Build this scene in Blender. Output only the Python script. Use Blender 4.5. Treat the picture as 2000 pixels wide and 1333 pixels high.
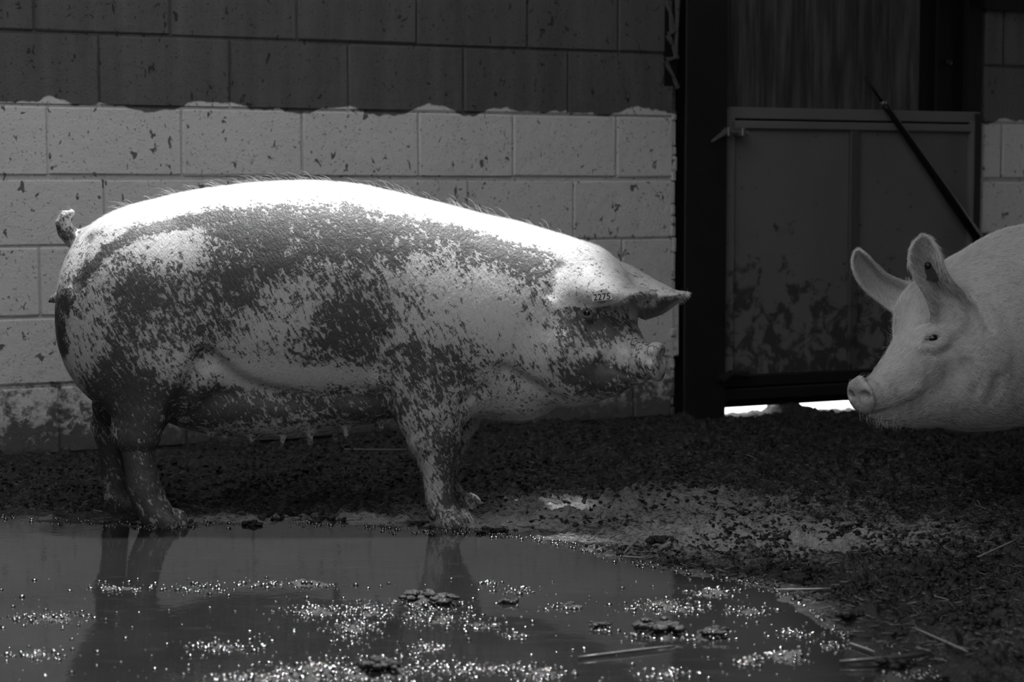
import bpy, bmesh, math, random
import numpy as np
from mathutils import Vector, Matrix
from mathutils.bvhtree import BVHTree

for o in list(bpy.data.objects):
    bpy.data.objects.remove(o)
SC = bpy.context.scene
COL = SC.collection
random.seed(7)
RNG = np.random.default_rng(7)

# ------------------------------------------------------------------ camera, sky, sun, exposure
CAM_H, FPX = 0.834, 4000.0
PITCH = math.atan(298.5 / FPX)
cam_data = bpy.data.cameras.new('camera')
cam_data.sensor_width = 36.0
cam_data.lens = FPX / 2000.0 * 36.0
cam_data.dof.use_dof = True
cam_data.dof.focus_distance = 5.02
cam_data.dof.aperture_fstop = 5.0
cam_data.dof.aperture_blades = 0
cam_data.clip_start = 0.05
cam = bpy.data.objects.new('camera', cam_data)
COL.objects.link(cam)
cam.location = (0, 0, CAM_H)
cam.rotation_euler = (math.pi / 2 - PITCH, 0, 0)
SC.camera = cam

world = bpy.data.worlds.new('sky')
SC.world = world
world.use_nodes = True
wb = world.node_tree.nodes['Background']
wb.inputs[0].default_value = (1, 1, 1, 1)
wb.inputs[1].default_value = 1.35

sun_data = bpy.data.lights.new('sun', 'SUN')
sun_data.energy = 10.0
sun_data.angle = math.radians(4.0)
sun_o = bpy.data.objects.new('sun', sun_data)
COL.objects.link(sun_o)
SUN_DIR = Vector((0.05, 0.17, 0.98)).normalized()
sun_o.rotation_euler = SUN_DIR.to_track_quat('Z', 'Y').to_euler()
sun_o.location = (0, 0, 8)

SC.view_settings.view_transform = 'Standard'
SC.view_settings.look = 'None'
SC.view_settings.gamma = 1.0
SC.view_settings.use_curve_mapping = False
SC.view_settings.exposure = 0.0

# ------------------------------------------------------------------ picture to place
CP, SP = math.cos(PITCH), math.sin(PITCH)
EYE = np.array([0, 0, CAM_H])


def ray(px, py):
    dx, dy = px - 1000.0, py - 666.5
    return np.array([dx, FPX * CP - dy * SP, -FPX * SP - dy * CP])


def pt(px, py, Y):
    d = ray(px, py)
    return EYE + d * (Y / d[1])


def gpt(px, py, z=0.0):
    d = ray(px, py)
    return EYE + d * ((z - CAM_H) / d[2])


WA = np.array([-1000 / 4011.0 * 6.27, 6.27])
WB = np.array([310 / 4011.0 * 7.38, 7.38])
UH = (WB - WA) / np.linalg.norm(WB - WA)          # along the wall
NH = np.array([UH[1], -UH[0]])                    # out of the wall, towards the yard


def wuz(px, py):
    """pixel -> (distance along the back wall, height)"""
    d = ray(px, py)
    t = np.dot(WA - EYE[:2], NH) / np.dot(d[:2], NH)
    p = EYE + d * t
    return float(np.dot(p[:2] - WA, UH)), float(p[2])


def wxyz(u, out, z):
    p = WA + UH * u + NH * out
    return (p[0], p[1], z)


# ------------------------------------------------------------------ object helpers
def link(name, me, mat=None, parent=None, smooth=False):
    o = bpy.data.objects.new(name, me)
    COL.objects.link(o)
    if mat is not None and len(me.materials) == 0:
        me.materials.append(mat)
    if parent is not None:
        o.parent = parent
    if smooth:
        me.polygons.foreach_set('use_smooth', [True] * len(me.polygons))
    return o


def mesh_from(name, v, f):
    me = bpy.data.meshes.new(name)
    me.from_pydata([tuple(x) for x in v], [], [tuple(x) for x in f])
    me.update()
    return me


def fast_mesh(name, v, quads=None, tris=None):
    v = np.asarray(v, dtype=np.float32)
    me = bpy.data.meshes.new(name)
    idx, starts, n0 = [], [], 0
    if quads is not None and len(quads):
        idx.append(np.asarray(quads, dtype=np.int32).ravel())
        starts.append(np.arange(len(quads)) * 4)
        n0 = len(quads) * 4
    if tris is not None and len(tris):
        idx.append(np.asarray(tris, dtype=np.int32).ravel())
        starts.append(np.arange(len(tris)) * 3 + n0)
    idx = np.concatenate(idx)
    starts = np.concatenate(starts).astype(np.int32)
    me.vertices.add(len(v))
    me.vertices.foreach_set('co', v.ravel())
    me.loops.add(len(idx))
    me.loops.foreach_set('vertex_index', idx)
    me.polygons.add(len(starts))
    me.polygons.foreach_set('loop_start', starts)
    me.polygons.foreach_set('use_smooth', np.ones(len(starts), dtype=bool))
    me.update(calc_edges=True)
    me.validate()
    return me


def tag(o, label=None, cat=None, group=None, kind=None):
    if label: o['label'] = label
    if cat: o['category'] = cat
    if group: o['group'] = group
    if kind: o['kind'] = kind
    return o


def empty(name, loc=(0, 0, 0)):
    o = bpy.data.objects.new(name, None)
    o.empty_display_size = 0.1
    COL.objects.link(o)
    o.location = loc
    return o


def box_bm(bm, c, s, rot=None, bevel=0.0, seg=1):
    """box of size s at c added to bm (optional rotation matrix and bevelled edges)"""
    r = bmesh.ops.create_cube(bm, size=1.0)
    vs = r['verts']
    for v in vs:
        p = Vector((v.co.x * s[0], v.co.y * s[1], v.co.z * s[2]))
        if rot is not None: p = rot @ p
        v.co = p + Vector(c)
    if bevel > 0:
        es = list({e for v in vs for e in v.link_edges})
        bmesh.ops.bevel(bm, geom=es, offset=bevel, segments=seg, affect='EDGES', profile=0.6)
    return vs


WROT = Matrix(((UH[0], -NH[0], 0), (UH[1], -NH[1], 0), (0, 0, 1)))   # x along wall, y into wall


def wall_box(bm, u0, u1, z0, z1, o0, o1, bevel=0.003):
    """box on the back wall: u along, z up, from o0 to o1 out of the wall"""
    c = wxyz((u0 + u1) / 2, (o0 + o1) / 2, (z0 + z1) / 2)
    box_bm(bm, c, (u1 - u0, abs(o1 - o0), z1 - z0), WROT, bevel)


def bm_obj(name, bm, mat, parent=None, smooth=False):
    me = bpy.data.meshes.new(name)
    bm.normal_update()
    bm.to_mesh(me)
    bm.free()
    return link(name, me, mat, parent, smooth)


def wall_piece(name, u0, u1, z0, z1, o0, o1, mat, parent=None, bevel=0.003):
    bm = bmesh.new()
    wall_box(bm, u0, u1, z0, z1, o0, o1, bevel)
    return bm_obj(name, bm, mat, parent)


def tube(bm, pts, radii, seg=10, cap=True):
    rings = []
    n = len(pts)
    for i, p in enumerate(pts):
        p = Vector(p)
        a = Vector(pts[max(0, i - 1)]); b = Vector(pts[min(n - 1, i + 1)])
        t = (b - a).normalized()
        side = t.cross(Vector((0, 0, 1)))
        if side.length < 1e-4: side = Vector((1, 0, 0))
        side.normalize(); up = side.cross(t)
        rings.append([bm.verts.new(p + (side * math.cos(q) + up * math.sin(q)) * radii[i])
                      for q in [2 * math.pi * k / seg for k in range(seg)]])
    for i in range(n - 1):
        for k in range(seg):
            bm.faces.new((rings[i][k], rings[i][(k + 1) % seg], rings[i + 1][(k + 1) % seg], rings[i + 1][k]))
    if cap:
        bm.faces.new(rings[0][::-1]); bm.faces.new(rings[-1])


# ------------------------------------------------------------------ materials
class NT:
    def __init__(self, name):
        self.m = bpy.data.materials.new(name)
        self.m.use_nodes = True
        self.t = self.m.node_tree
        self.p = self.t.nodes['Principled BSDF']
        self.geo = self.t.nodes.new('ShaderNodeNewGeometry')
        self.pos = self.geo.outputs['Position']

    def node(self, kind, **kw):
        n = self.t.nodes.new(kind)
        for k, v in kw.items(): setattr(n, k, v)
        return n

    def set(self, sock, v):
        if hasattr(v, 'is_output'): self.t.links.new(v, sock)
        elif isinstance(v, (int, float)) and sock.type in ('RGBA',): sock.default_value = (v, v, v, 1)
        elif isinstance(v, (int, float)) and sock.type == 'VECTOR': sock.default_value = (v, v, v)
        else: sock.default_value = v

    def math(self, op, a, b=0.0, clamp=False):
        n = self.node('ShaderNodeMath', operation=op, use_clamp=clamp)
        self.set(n.inputs[0], a); self.set(n.inputs[1], b)
        return n.outputs[0]

    def scale(self, v, s):
        n = self.node('ShaderNodeVectorMath', operation='MULTIPLY')
        self.set(n.inputs[0], v); n.inputs[1].default_value = s
        return n.outputs[0]

    def rot(self, v, e):
        n = self.node('ShaderNodeVectorRotate', rotation_type='EULER_XYZ')
        self.set(n.inputs['Vector'], v); n.inputs['Rotation'].default_value = e
        return n.outputs[0]

    def noise(self, v, scale, detail=3.0, rough=0.55, dist=0.0):
        n = self.node('ShaderNodeTexNoise')
        self.set(n.inputs['Vector'], v)
        n.inputs['Scale'].default_value = scale
        n.inputs['Detail'].default_value = detail
        n.inputs['Roughness'].default_value = rough
        n.inputs['Distortion'].default_value = dist
        return n.outputs['Fac'] if 'Fac' in n.outputs else n.outputs[0]

    def voro(self, v, scale, feature='F1'):
        n = self.node('ShaderNodeTexVoronoi', feature=feature)
        self.set(n.inputs['Vector'], v); n.inputs['Scale'].default_value = scale
        return n.outputs['Distance']

    def step(self, v, lo, hi, a=0.0, b=1.0):
        n = self.node('ShaderNodeMapRange', interpolation_type='SMOOTHSTEP', clamp=True)
        self.set(n.inputs[0], v)
        for i, q in zip((1, 2, 3, 4), (lo, hi, a, b)): self.set(n.inputs[i], q)
        return n.outputs[0]

    def mixv(self, f, a, b):
        n = self.node('ShaderNodeMix', data_type='FLOAT')
        self.set(n.inputs[0], f); self.set(n.inputs[2], a); self.set(n.inputs[3], b)
        return n.outputs[0]

    def xyz(self, v):
        n = self.node('ShaderNodeSeparateXYZ'); self.set(n.inputs[0], v)
        return n.outputs

    def grey(self, v):
        n = self.node('ShaderNodeCombineColor')
        for i in range(3): self.set(n.inputs[i], v)
        return n.outputs[0]

    def attr(self, name):
        return self.node('ShaderNodeAttribute', attribute_name=name).outputs['Fac']

    def bump(self, h, strength=0.5, dist=0.01, prev=None):
        n = self.node('ShaderNodeBump')
        n.inputs['Strength'].default_value = strength
        n.inputs['Distance'].default_value = dist
        self.set(n.inputs['Height'], h)
        if prev is not None: self.set(n.inputs['Normal'], prev)
        return n.outputs[0]

    def out(self, col, rough=0.6, normal=None, spec=None, metal=None):
        self.set(self.p.inputs['Base Color'], self.grey(col) if hasattr(col, 'is_output') else col)
        self.set(self.p.inputs['Roughness'], rough)
        if normal is not None: self.set(self.p.inputs['Normal'], normal)
        if spec is not None: self.set(self.p.inputs['Specular IOR Level'], spec)
        if metal is not None: self.set(self.p.inputs['Metallic'], metal)
        return self.m


PAINT_Z = 1.095


def mat_wall(name='painted_blockwork', mortar=False):
    n = NT(name)
    x, y, z = n.xyz(n.pos)
    wob = n.noise(n.scale(n.pos, (1, 1, 0.4)), 5.0, 3.0)
    fine = n.noise(n.pos, 60.0, 3.0)
    edge = n.math('ADD', n.math('MULTIPLY', n.math('SUBTRACT', wob, 0.5), 0.13),
                  n.math('MULTIPLY', n.math('SUBTRACT', fine, 0.5), 0.010))
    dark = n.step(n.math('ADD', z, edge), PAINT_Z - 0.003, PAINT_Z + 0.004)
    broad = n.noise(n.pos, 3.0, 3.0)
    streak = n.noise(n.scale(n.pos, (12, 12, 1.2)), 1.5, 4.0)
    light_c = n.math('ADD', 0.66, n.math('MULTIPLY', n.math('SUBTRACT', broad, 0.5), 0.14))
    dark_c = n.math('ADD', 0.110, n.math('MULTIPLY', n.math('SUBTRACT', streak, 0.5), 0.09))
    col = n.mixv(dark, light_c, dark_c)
    # splashes and specks of dirt
    sp1 = n.noise(n.scale(n.pos, (1, 1, 0.7)), 42.0, 2.0, 0.6, 0.6)
    sp_amt = n.noise(n.pos, 2.3, 2.0)
    th = n.math('SUBTRACT', 0.712, n.math('MULTIPLY', sp_amt, 0.12))
    specks = n.step(n.math('SUBTRACT', sp1, th), 0.0, 0.03)
    sp2 = n.noise(n.pos, 110.0, 2.0, 0.5, 0.4)
    specks2 = n.step(sp2, 0.645, 0.69)
    big = n.step(n.noise(n.scale(n.pos, (1, 1, 0.55)), 13.0, 3.0, 0.6, 1.0), 0.70, 0.73)
    sp = n.math('MAXIMUM', n.math('MULTIPLY', specks, 0.8), n.math('MULTIPLY', specks2, 0.55))
    sp = n.math('MAXIMUM', sp, n.math('MULTIPLY', big, 0.85))
    # mud thrown up over the foot of the wall
    dn = n.noise(n.scale(n.pos, (1, 1, 1.3)), 9.0, 5.0, 0.68)
    dn2 = n.noise(n.pos, 34.0, 4.0, 0.7)
    dmix = n.math('ADD', n.math('MULTIPLY', dn, 0.5), n.math('MULTIPLY', dn2, 0.5))
    hgt = n.step(z, -0.1, 0.56, 0.66, 0.27)
    dirt = n.step(n.math('ADD', dmix, n.math('SUBTRACT', hgt, 0.5)), 0.47, 0.60)
    low = n.step(n.math('ADD', z, n.math('MULTIPLY', n.math('SUBTRACT', dn, 0.5), 0.2)), 0.01, 0.13, 0.9, 0.0)
    sp = n.math('MAXIMUM', sp, n.math('MULTIPLY', dirt, 0.86))
    sp = n.math('MAXIMUM', sp, n.math('MULTIPLY', low, 1.0))
    col = n.mixv(sp, col, 0.018)
    if mortar: col = n.math('MULTIPLY', col, 0.80)
    grain = n.noise(n.pos, 170.0, 3.0, 0.6)
    nb = n.bump(grain, 0.55, 0.006)
    nb = n.bump(n.noise(n.pos, 24.0, 3.0), 0.5, 0.010, nb)
    return n.out(col, 0.72, nb, 0.25)


def mat_simple(name, col, rough=0.6, var=0.3, scale=8.0, stretch=(1, 1, 1), bump=0.3, bscale=80.0, spec=0.4, metal=0.0):
    n = NT(name)
    v = n.scale(n.pos, stretch)
    a = n.noise(v, scale, 4.0)
    c = n.math('MULTIPLY', col, n.math('ADD', 1.0, n.math('MULTIPLY', n.math('SUBTRACT', a, 0.5), 2 * var)))
    nb = n.bump(n.noise(n.scale(n.pos, stretch), bscale, 3.0), bump, 0.004)
    return n.out(c, rough, nb, spec, metal)


def mat_gate(name, base):
    n = NT(name)
    x, y, z = n.xyz(n.pos)
    b = n.noise(n.pos, 4.0, 3.0)
    col = n.math('MULTIPLY', base, n.math('ADD', 0.8, n.math('MULTIPLY', b, 0.4)))
    blot = n.noise(n.pos, 14.0, 4.0, 0.65, 0.5)
    amt = n.step(z, 0.25, 0.85, 0.10, -0.12)
    d = n.step(n.math('ADD', blot, amt), 0.54, 0.66)
    col = n.mixv(n.math('MULTIPLY', d, 0.75), col, 0.02)
    spk = n.step(n.noise(n.pos, 45.0, 2.0), 0.68, 0.74)
    col = n.mixv(n.math('MULTIPLY', spk, 0.5), col, 0.02)
    nb = n.bump(n.noise(n.pos, 40.0, 3.0), 0.3, 0.003)
    return n.out(col, 0.55, nb, 0.3)


def mat_mud(name='wet_mud', col=0.014, rough_lo=0.28, rough_hi=0.65, pale=0.30):
    n = NT(name)
    big = n.noise(n.pos, 4.0, 4.0)
    fine = n.noise(n.pos, 55.0, 4.0, 0.65)
    fib = n.noise(n.rot(n.scale(n.pos, (1.0, 3.0, 3.0)), (0, 0, 0.3)), 60.0, 3.0, 0.6, 0.8)
    c = n.math('MULTIPLY', col, n.math('ADD', 0.5, fine))
    a = n.attr('grit_light')  # pale bits, plus light painted into the floor's colour
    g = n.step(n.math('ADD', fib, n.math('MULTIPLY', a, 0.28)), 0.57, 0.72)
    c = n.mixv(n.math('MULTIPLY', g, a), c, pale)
    r = n.step(n.math('ADD', fine, n.math('SUBTRACT', big, 0.5)), 0.3, 0.7, rough_lo, rough_hi)
    nb = n.bump(n.noise(n.pos, 130.0, 4.0, 0.7), 0.8, 0.006)
    nb = n.bump(n.noise(n.pos, 38.0, 4.0, 0.65), 0.8, 0.018, nb)
    return n.out(c, r, nb, 0.45)


def mat_water():
    n = NT('murky_water')
    n.p.inputs['IOR'].default_value = 1.34
    a = n.noise(n.scale(n.pos, (1, 1, 1)), 3.0, 4.0)
    scum = n.step(n.noise(n.scale(n.pos, (0.6, 1.6, 1)), 16.0, 4.0, 0.65), 0.55, 0.72)
    c = n.math('ADD', 0.006, n.math('MULTIPLY', a, 0.010))
    c = n.math('ADD', c, n.math('MULTIPLY', scum, 0.006))
    r = n.math('ADD', 0.045, n.math('MULTIPLY', scum, 0.10))
    nb = n.bump(n.noise(n.scale(n.pos, (0.8, 1.4, 1)), 9.0, 3.0), 0.05, 0.01)
    nb = n.bump(n.noise(n.pos, 60.0, 2.0), 0.03, 0.004, nb)
    return n.out(c, r, nb, 0.5)


def mat_skin(name, base, mudcol=0.022, dirs=(0.0, 0.5, 0.0), stretch=(34, 34, 9), lo=-0.10, hi=0.13):
    n = NT(name)
    tc = n.pos
    m = n.attr('mud')
    v = n.scale(n.rot(tc, dirs), stretch)
    f1 = n.noise(v, 4.2, 4.0, 0.65, 0.7)
    f2 = n.noise(n.rot(tc, dirs), 26.0, 5.0, 0.72, 0.2)
    f3 = n.noise(tc, 7.0, 3.0)
    f4 = n.noise(n.rot(tc, dirs), 75.0, 3.0, 0.7, 0.4)
    s = n.math('ADD', n.math('MULTIPLY', f1, 0.45), n.math('MULTIPLY', f2, 0.30))
    s = n.math('ADD', s, n.math('MULTIPLY', f4, 0.25))
    s = n.math('ADD', s, n.math('MULTIPLY', n.math('SUBTRACT', f3, 0.5), 0.12))
    s = n.math('ADD', n.math('MULTIPLY', n.math('SUBTRACT', s, 0.5), 3.0), n.math('MULTIPLY', n.math('SUBTRACT', m, 0.60), 0.58))
    d = n.step(s, lo, hi)
    d = n.math('MULTIPLY', d, n.step(m, 0.0, 0.12))
    film = n.step(m, 0.05, 1.0, 0.0, 0.30)
    d = n.math('MAXIMUM', n.math('MULTIPLY', d, 0.93), film)
    sk = n.math('MULTIPLY', base, n.math('ADD', 0.86, n.math('MULTIPLY', f1, 0.28)))
    pores = n.step(n.noise(v, 8.0, 2.0, 0.6), 0.30, 0.5, 0.80, 1.0)
    sk = n.math('MULTIPLY', sk, pores)
    col = n.mixv(d, sk, n.math('MULTIPLY', mudcol, n.math('ADD', -0.6, n.math('MULTIPLY', f4, 3.2))))
    rough = n.mixv(d, 0.55, 0.5)
    nb = n.bump(n.noise(v, 5.0, 3.0, 0.6), 0.45, 0.004)
    nb = n.bump(n.math('MULTIPLY', d, f2), 0.6, 0.006, nb)
    return n.out(col, rough, nb, 0.35)


def mat_ply():
    n = NT('weathered_plywood')
    a = n.noise(n.scale(n.pos, (9, 9, 0.8)), 3.2, 4.0, 0.6, 0.3)
    b = n.noise(n.scale(n.pos, (22, 22, 1.4)), 3.0, 3.0, 0.6)
    c = n.step(n.math('ADD', n.math('MULTIPLY', a, 0.65), n.math('MULTIPLY', b, 0.35)), 0.38, 0.68, 0.045, 0.125)
    return n.out(c, 0.7, n.bump(b, 0.3, 0.003), 0.2)


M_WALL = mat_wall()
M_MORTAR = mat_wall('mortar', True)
M_STEEL = mat_simple('dark_steel', 0.010, 0.6, 0.6, 10.0, bump=0.4)
M_GATE = mat_gate('gate_sheet', 0.17)
M_GATEF = mat_gate('gate_frame_paint', 0.09)
M_GATEL = mat_gate('gate_rail_paint', 0.18)
M_IRON = mat_simple('black_iron', 0.006, 0.5, 0.3, 20.0)
M_BOLT = mat_simple('worn_bolt_steel', 0.22, 0.4, 0.4, 40.0, metal=0.6)
M_PLY = mat_ply()
M_BLACKWOOD = mat_simple('tarred_timber', 0.008, 0.7, 0.4, 6.0, (6, 6, 0.6), 0.5, 20.0, 0.2)
M_BLOCKER = mat_simple('blocker_sheet', 0.05, 0.8)
M_YARD = mat_simple('yard_concrete', 0.8, 0.8, 0.1)
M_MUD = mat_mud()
M_CLOD = mat_mud('clod_mud', 0.012, 0.28, 0.5, 0.05)
def mat_bead():
    n = NT('wet_bead_mud')
    n.p.inputs['IOR'].default_value = 2.1
    return n.out(0.012, 0.10, None, 0.9)


M_BEAD = mat_bead()
M_WATER = mat_water()
M_STRAW = mat_simple('straw', 0.24, 0.45, 0.35, 30.0, bump=0.2)
M_STALK = mat_simple('wet_stalk', 0.07, 0.4, 0.4, 30.0, bump=0.3)
M_SKIN1 = mat_skin('muddy_hide', 0.50)
M_SKIN2 = mat_skin('dusty_hide', 0.46, 0.08, (0.0, -0.7, 0.0), (34, 34, 8), -0.45, 0.75)
M_EYE = mat_simple('eye_gloss', 0.004, 0.08, 0.0, bump=0.0, spec=0.6)
M_TAG = mat_simple('ear_tag_plastic', 0.60, 0.45, 0.1, bump=0.05)
M_INK = mat_simple('tag_ink', 0.01, 0.5, 0.0, bump=0.0)
M_TAGDARK = mat_simple('dark_tag_plastic', 0.012, 0.35, 0.2, bump=0.1)


def mat_hair(name, c):
    n = NT(name)
    return n.out(c, 0.4, None, 0.4)


M_HAIR1 = mat_hair('bristle_white', 0.70)
M_HAIR2 = mat_hair('bristle_pale', 0.75)

# ------------------------------------------------------------------ the setting: wall, added roof, yard
GATE_U0, GATE_U1 = wuz(1401, 500)[0], wuz(1911, 500)[0]
POST_U0, POST_U1 = wuz(1321, 500)[0], wuz(1401, 500)[0]
U_MIN, U_MAX, TOP = -1.3, 5.6, 2.95
BEDS = [-0.06, 0.006, 0.222, 0.436, 0.655, 0.867, 1.089, 1.312, 1.535, 1.758, 1.98, 2.205, 2.43, 2.655, 2.88]

bm = bmesh.new()
JD = 0.008                     # depth of the joints
wall_box(bm, U_MIN, POST_U0 - 0.004, -0.1, TOP, -JD - 0.2, -JD, 0)
wall_box(bm, GATE_U1 + 0.004, U_MAX, -0.1, TOP, -JD - 0.2, -JD, 0)
wall = bm_obj('wall_back', bm, M_MORTAR)
tag(wall, kind='structure')
JOINTS = {   # vertical joints of each course by their picture column
    1: [-150, 110, 360, 600, 830, 1040, 1240],
    2: [-20, 240, 490, 720, 930, 1130, 1330],
    3: [75, 350, 590, 815, 1020, 1216],
    4: [-40, 205, 455, 690, 914, 1120],
    5: [95, 357, 592, 818, 1002, 1204],
    6: [-45, 197, 452, 682, 906, 1109],
    7: [73, 337, 583, 815, 1030, 1206],
    8: [-45, 197, 452, 682, 906, 1109],
    9: [73, 337, 583, 815, 1030, 1206], 10: [-45, 197, 452, 682, 906, 1109], 11: [73, 337, 583, 815, 1030, 1206], 12: [-45, 197, 452, 682, 906, 1109], 13: [73, 337, 583, 815, 1030, 1206],
}
NB = 0
BGAP = {5: 0.0075, 3: 0.005, 2: 0.006, 7: 0.0045}


def add_block(u0, u1, z0, z1):
    global NB
    rng = random.Random(NB * 13 + 5)
    out = rng.uniform(-0.001, 0.003)
    bm = bmesh.new()
    wall_box(bm, u0, u1, z0, z1, -0.09, out, rng.uniform(0.003, 0.006))
    for v in bm.verts:
        v.co += Vector((rng.uniform(-1, 1), rng.uniform(-1, 1), rng.uniform(-1, 1))) * 0.0013
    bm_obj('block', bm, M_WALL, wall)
    NB += 1


for ci, js in JOINTS.items():
    z0, z1 = BEDS[ci] + BGAP.get(ci, .0035), BEDS[ci + 1] - BGAP.get(ci + 1, .0035)
    us = [U_MIN] + [wuz(j, 372)[0] for j in js] + [POST_U0 - 0.016]
    us = [u for i, u in enumerate(us) if i == 0 or u > us[i - 1] + 0.03]
    # the wall left of the frame goes on in whole blocks
    first = us[1]
    u = first
    left = []
    while u - 0.45 > U_MIN:
        u -= 0.45; left.append(u)
    us = [U_MIN] + left[::-1] + us[1:]
    for a, b in zip(us[:-1], us[1:]):
        if b - a < 0.05: continue
        w = 0.0026
        add_block(a + w, b - w, z0, z1)
    # right of the gate
    u = GATE_U1 + 0.012 + (0.20 if ci % 2 else 0.03)
    us = [GATE_U1 + 0.012]
    if ci % 2: us.append(wuz(1955, 372)[0])
    else: us.append(wuz(2050, 372)[0])
    while us[-1] + 0.45 < U_MAX: us.append(us[-1] + 0.45)
    us.append(U_MAX)
    for a, b in zip(us[:-1], us[1:]):
        if b - a > 0.05: add_block(a + 0.004, b - 0.004, z0, z1)

# ragged mortar at the end of the blockwork, against the steel post
bm = bmesh.new()
rng = random.Random(3)
z = 0.0
while z < 1.98:
    hgt = rng.uniform(0.03, 0.10)
    if z < 1.10:
        wall_box(bm, POST_U0 - 0.016 - rng.uniform(0.002, 0.008), POST_U0 - rng.uniform(0.001, 0.006), z, z + hgt - rng.uniform(0, 0.006), -0.05, rng.uniform(-0.004, 0.010), 0.004)
    z += hgt
trim = bm_obj('trim_1', bm, M_MORTAR, None)
tag(trim, kind='structure')
# mortar webs at the top of that edge, over a hollow painted dark
bm = bmesh.new()
pts_web = [(1300, 0, 1316, 60), (1316, 60, 1303, 68), (1303, 68, 1320, 112), (1300, 118, 1322, 112), (1298, 120, 1322, 172), (1306, 2, 1310, 64), (1322, 0, 1318, 115)]
for x0, y0, x1, y1 in pts_web:
    a = wuz(x0, y0); b = wuz(x1, y1)
    mid = ((a[0] + b[0]) / 2 + rng.uniform(-.004, .004), (a[1] + b[1]) / 2)
    tube(bm, [wxyz(a[0], 0.004, a[1]), wxyz(mid[0], 0.010, mid[1]), wxyz(b[0], 0.004, b[1])], [0.012, 0.006, 0.010], 8)
web = bm_obj('trim_2', bm, M_MORTAR)
tag(web, kind='structure')
u0 = wuz(1297, 60)[0]
hollow_shade = wall_piece('trim_3', u0, POST_U0 - 0.001, wuz(1300, 168)[1], 2.9, -0.02, 0.0035, M_BLACKWOOD, None, 0.002)  # black strip standing in for the shade inside the hollow
tag(hollow_shade, kind='structure')

# yard outside the gate
p = [wxyz(-4, -0.055, -0.004), wxyz(8, -0.055, -0.004), wxyz(8, -7, -0.004), wxyz(-4, -7, -0.004)]
yard = link('yard', mesh_from('yard', p, [(0, 1, 2, 3)]), M_YARD)
tag(yard, kind='structure')

# added unseen roof, edge shaped to shade: covers back and right, open in front
RZ = 2.95
bm = bmesh.new()


def shade_poly(pts):
    lo = [bm.verts.new((x, y, RZ)) for x, y in pts]
    hi = [bm.verts.new((x, y, RZ + 0.04)) for x, y in pts]
    bm.faces.new(lo[::-1]); bm.faces.new(hi)
    for i in range(len(pts)):
        j = (i + 1) % len(pts)
        bm.faces.new((lo[i], lo[j], hi[j], hi[i]))


bl = WA + UH * -3.0 + NH * -0.1
br = WA + UH * 5.6 + NH * -0.1
shade_poly([(-5.0, 5.82), (0.30, 5.84), (0.33, 5.05), (0.72, 4.70), (0.78, 0.3), (5.2, 0.3), tuple(br), tuple(bl)])
roof = bm_obj('shade_roof', bm, M_BLOCKER)
tag(roof, kind='structure')


# ------------------------------------------------------------------ noise on the ground
def vnoise(x, y, seed):
    r = np.random.default_rng(seed)
    T = r.random((256, 256)).astype(np.float32)
    xi = np.floor(x).astype(int); yi = np.floor(y).astype(int)
    fx = x - xi; fy = y - yi
    fx = fx * fx * (3 - 2 * fx); fy = fy * fy * (3 - 2 * fy)
    a = T[xi & 255, yi & 255]; b = T[(xi + 1) & 255, yi & 255]
    c = T[xi & 255, (yi + 1) & 255]; d = T[(xi + 1) & 255, (yi + 1) & 255]
    return (a * (1 - fx) + b * fx) * (1 - fy) + (c * (1 - fx) + d * fx) * fy


def fbm(x, y, f, octv, seed, gain=0.5):
    s = 0; amp = 1; tot = 0
    for i in range(octv):
        s = s + amp * vnoise(x * f + 17.3 * i, y * f + 5.1 * i, seed + i)
        tot += amp; amp *= gain; f *= 2.03
    return s / tot


# shore of the puddle, by picture points on the ground
SHORE_PX = [(-900, 985), (0, 1012), (150, 1022), (280, 1030), (360, 1028), (480, 1021), (600, 1024), (700, 1030), (800, 1038), (840, 1040), (930, 1040), (1000, 1047),
            (1080, 1060), (1150, 1075), (1230, 1098), (1330, 1118), (1440, 1135), (1500, 1152), (1560, 1180), (1600, 1215), (1660, 1250), (1730, 1285), (1790, 1330), (1830, 1400), (1860, 1600)]
SHORE = [gpt(a, b)[:2] for a, b in SHORE_PX] + [np.array([0.9, 2.0]), np.array([-3.5, 2.0])]
SHORE = np.array(SHORE)


def shore_sd(x, y):
    """signed distance to the puddle's edge, positive on the mud"""
    d2 = np.full(x.shape, 1e9); ins = np.zeros(x.shape, bool)
    n = len(SHORE)
    for i in range(n):
        ax, ay = SHORE[i]; bx, by = SHORE[(i + 1) % n]
        ex, ey = bx - ax, by - ay
        t = np.clip(((x - ax) * ex + (y - ay) * ey) / (ex * ex + ey * ey), 0, 1)
        d2 = np.minimum(d2, (x - ax - t * ex) ** 2 + (y - ay - t * ey) ** 2)
        c = ((ay > y) != (by > y)) & (x < ex * (y - ay) / (ey if abs(ey) > 1e-9 else 1e-9) + ax)
        ins ^= c
    return np.where(ins, -1, 1) * np.sqrt(d2)


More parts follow.
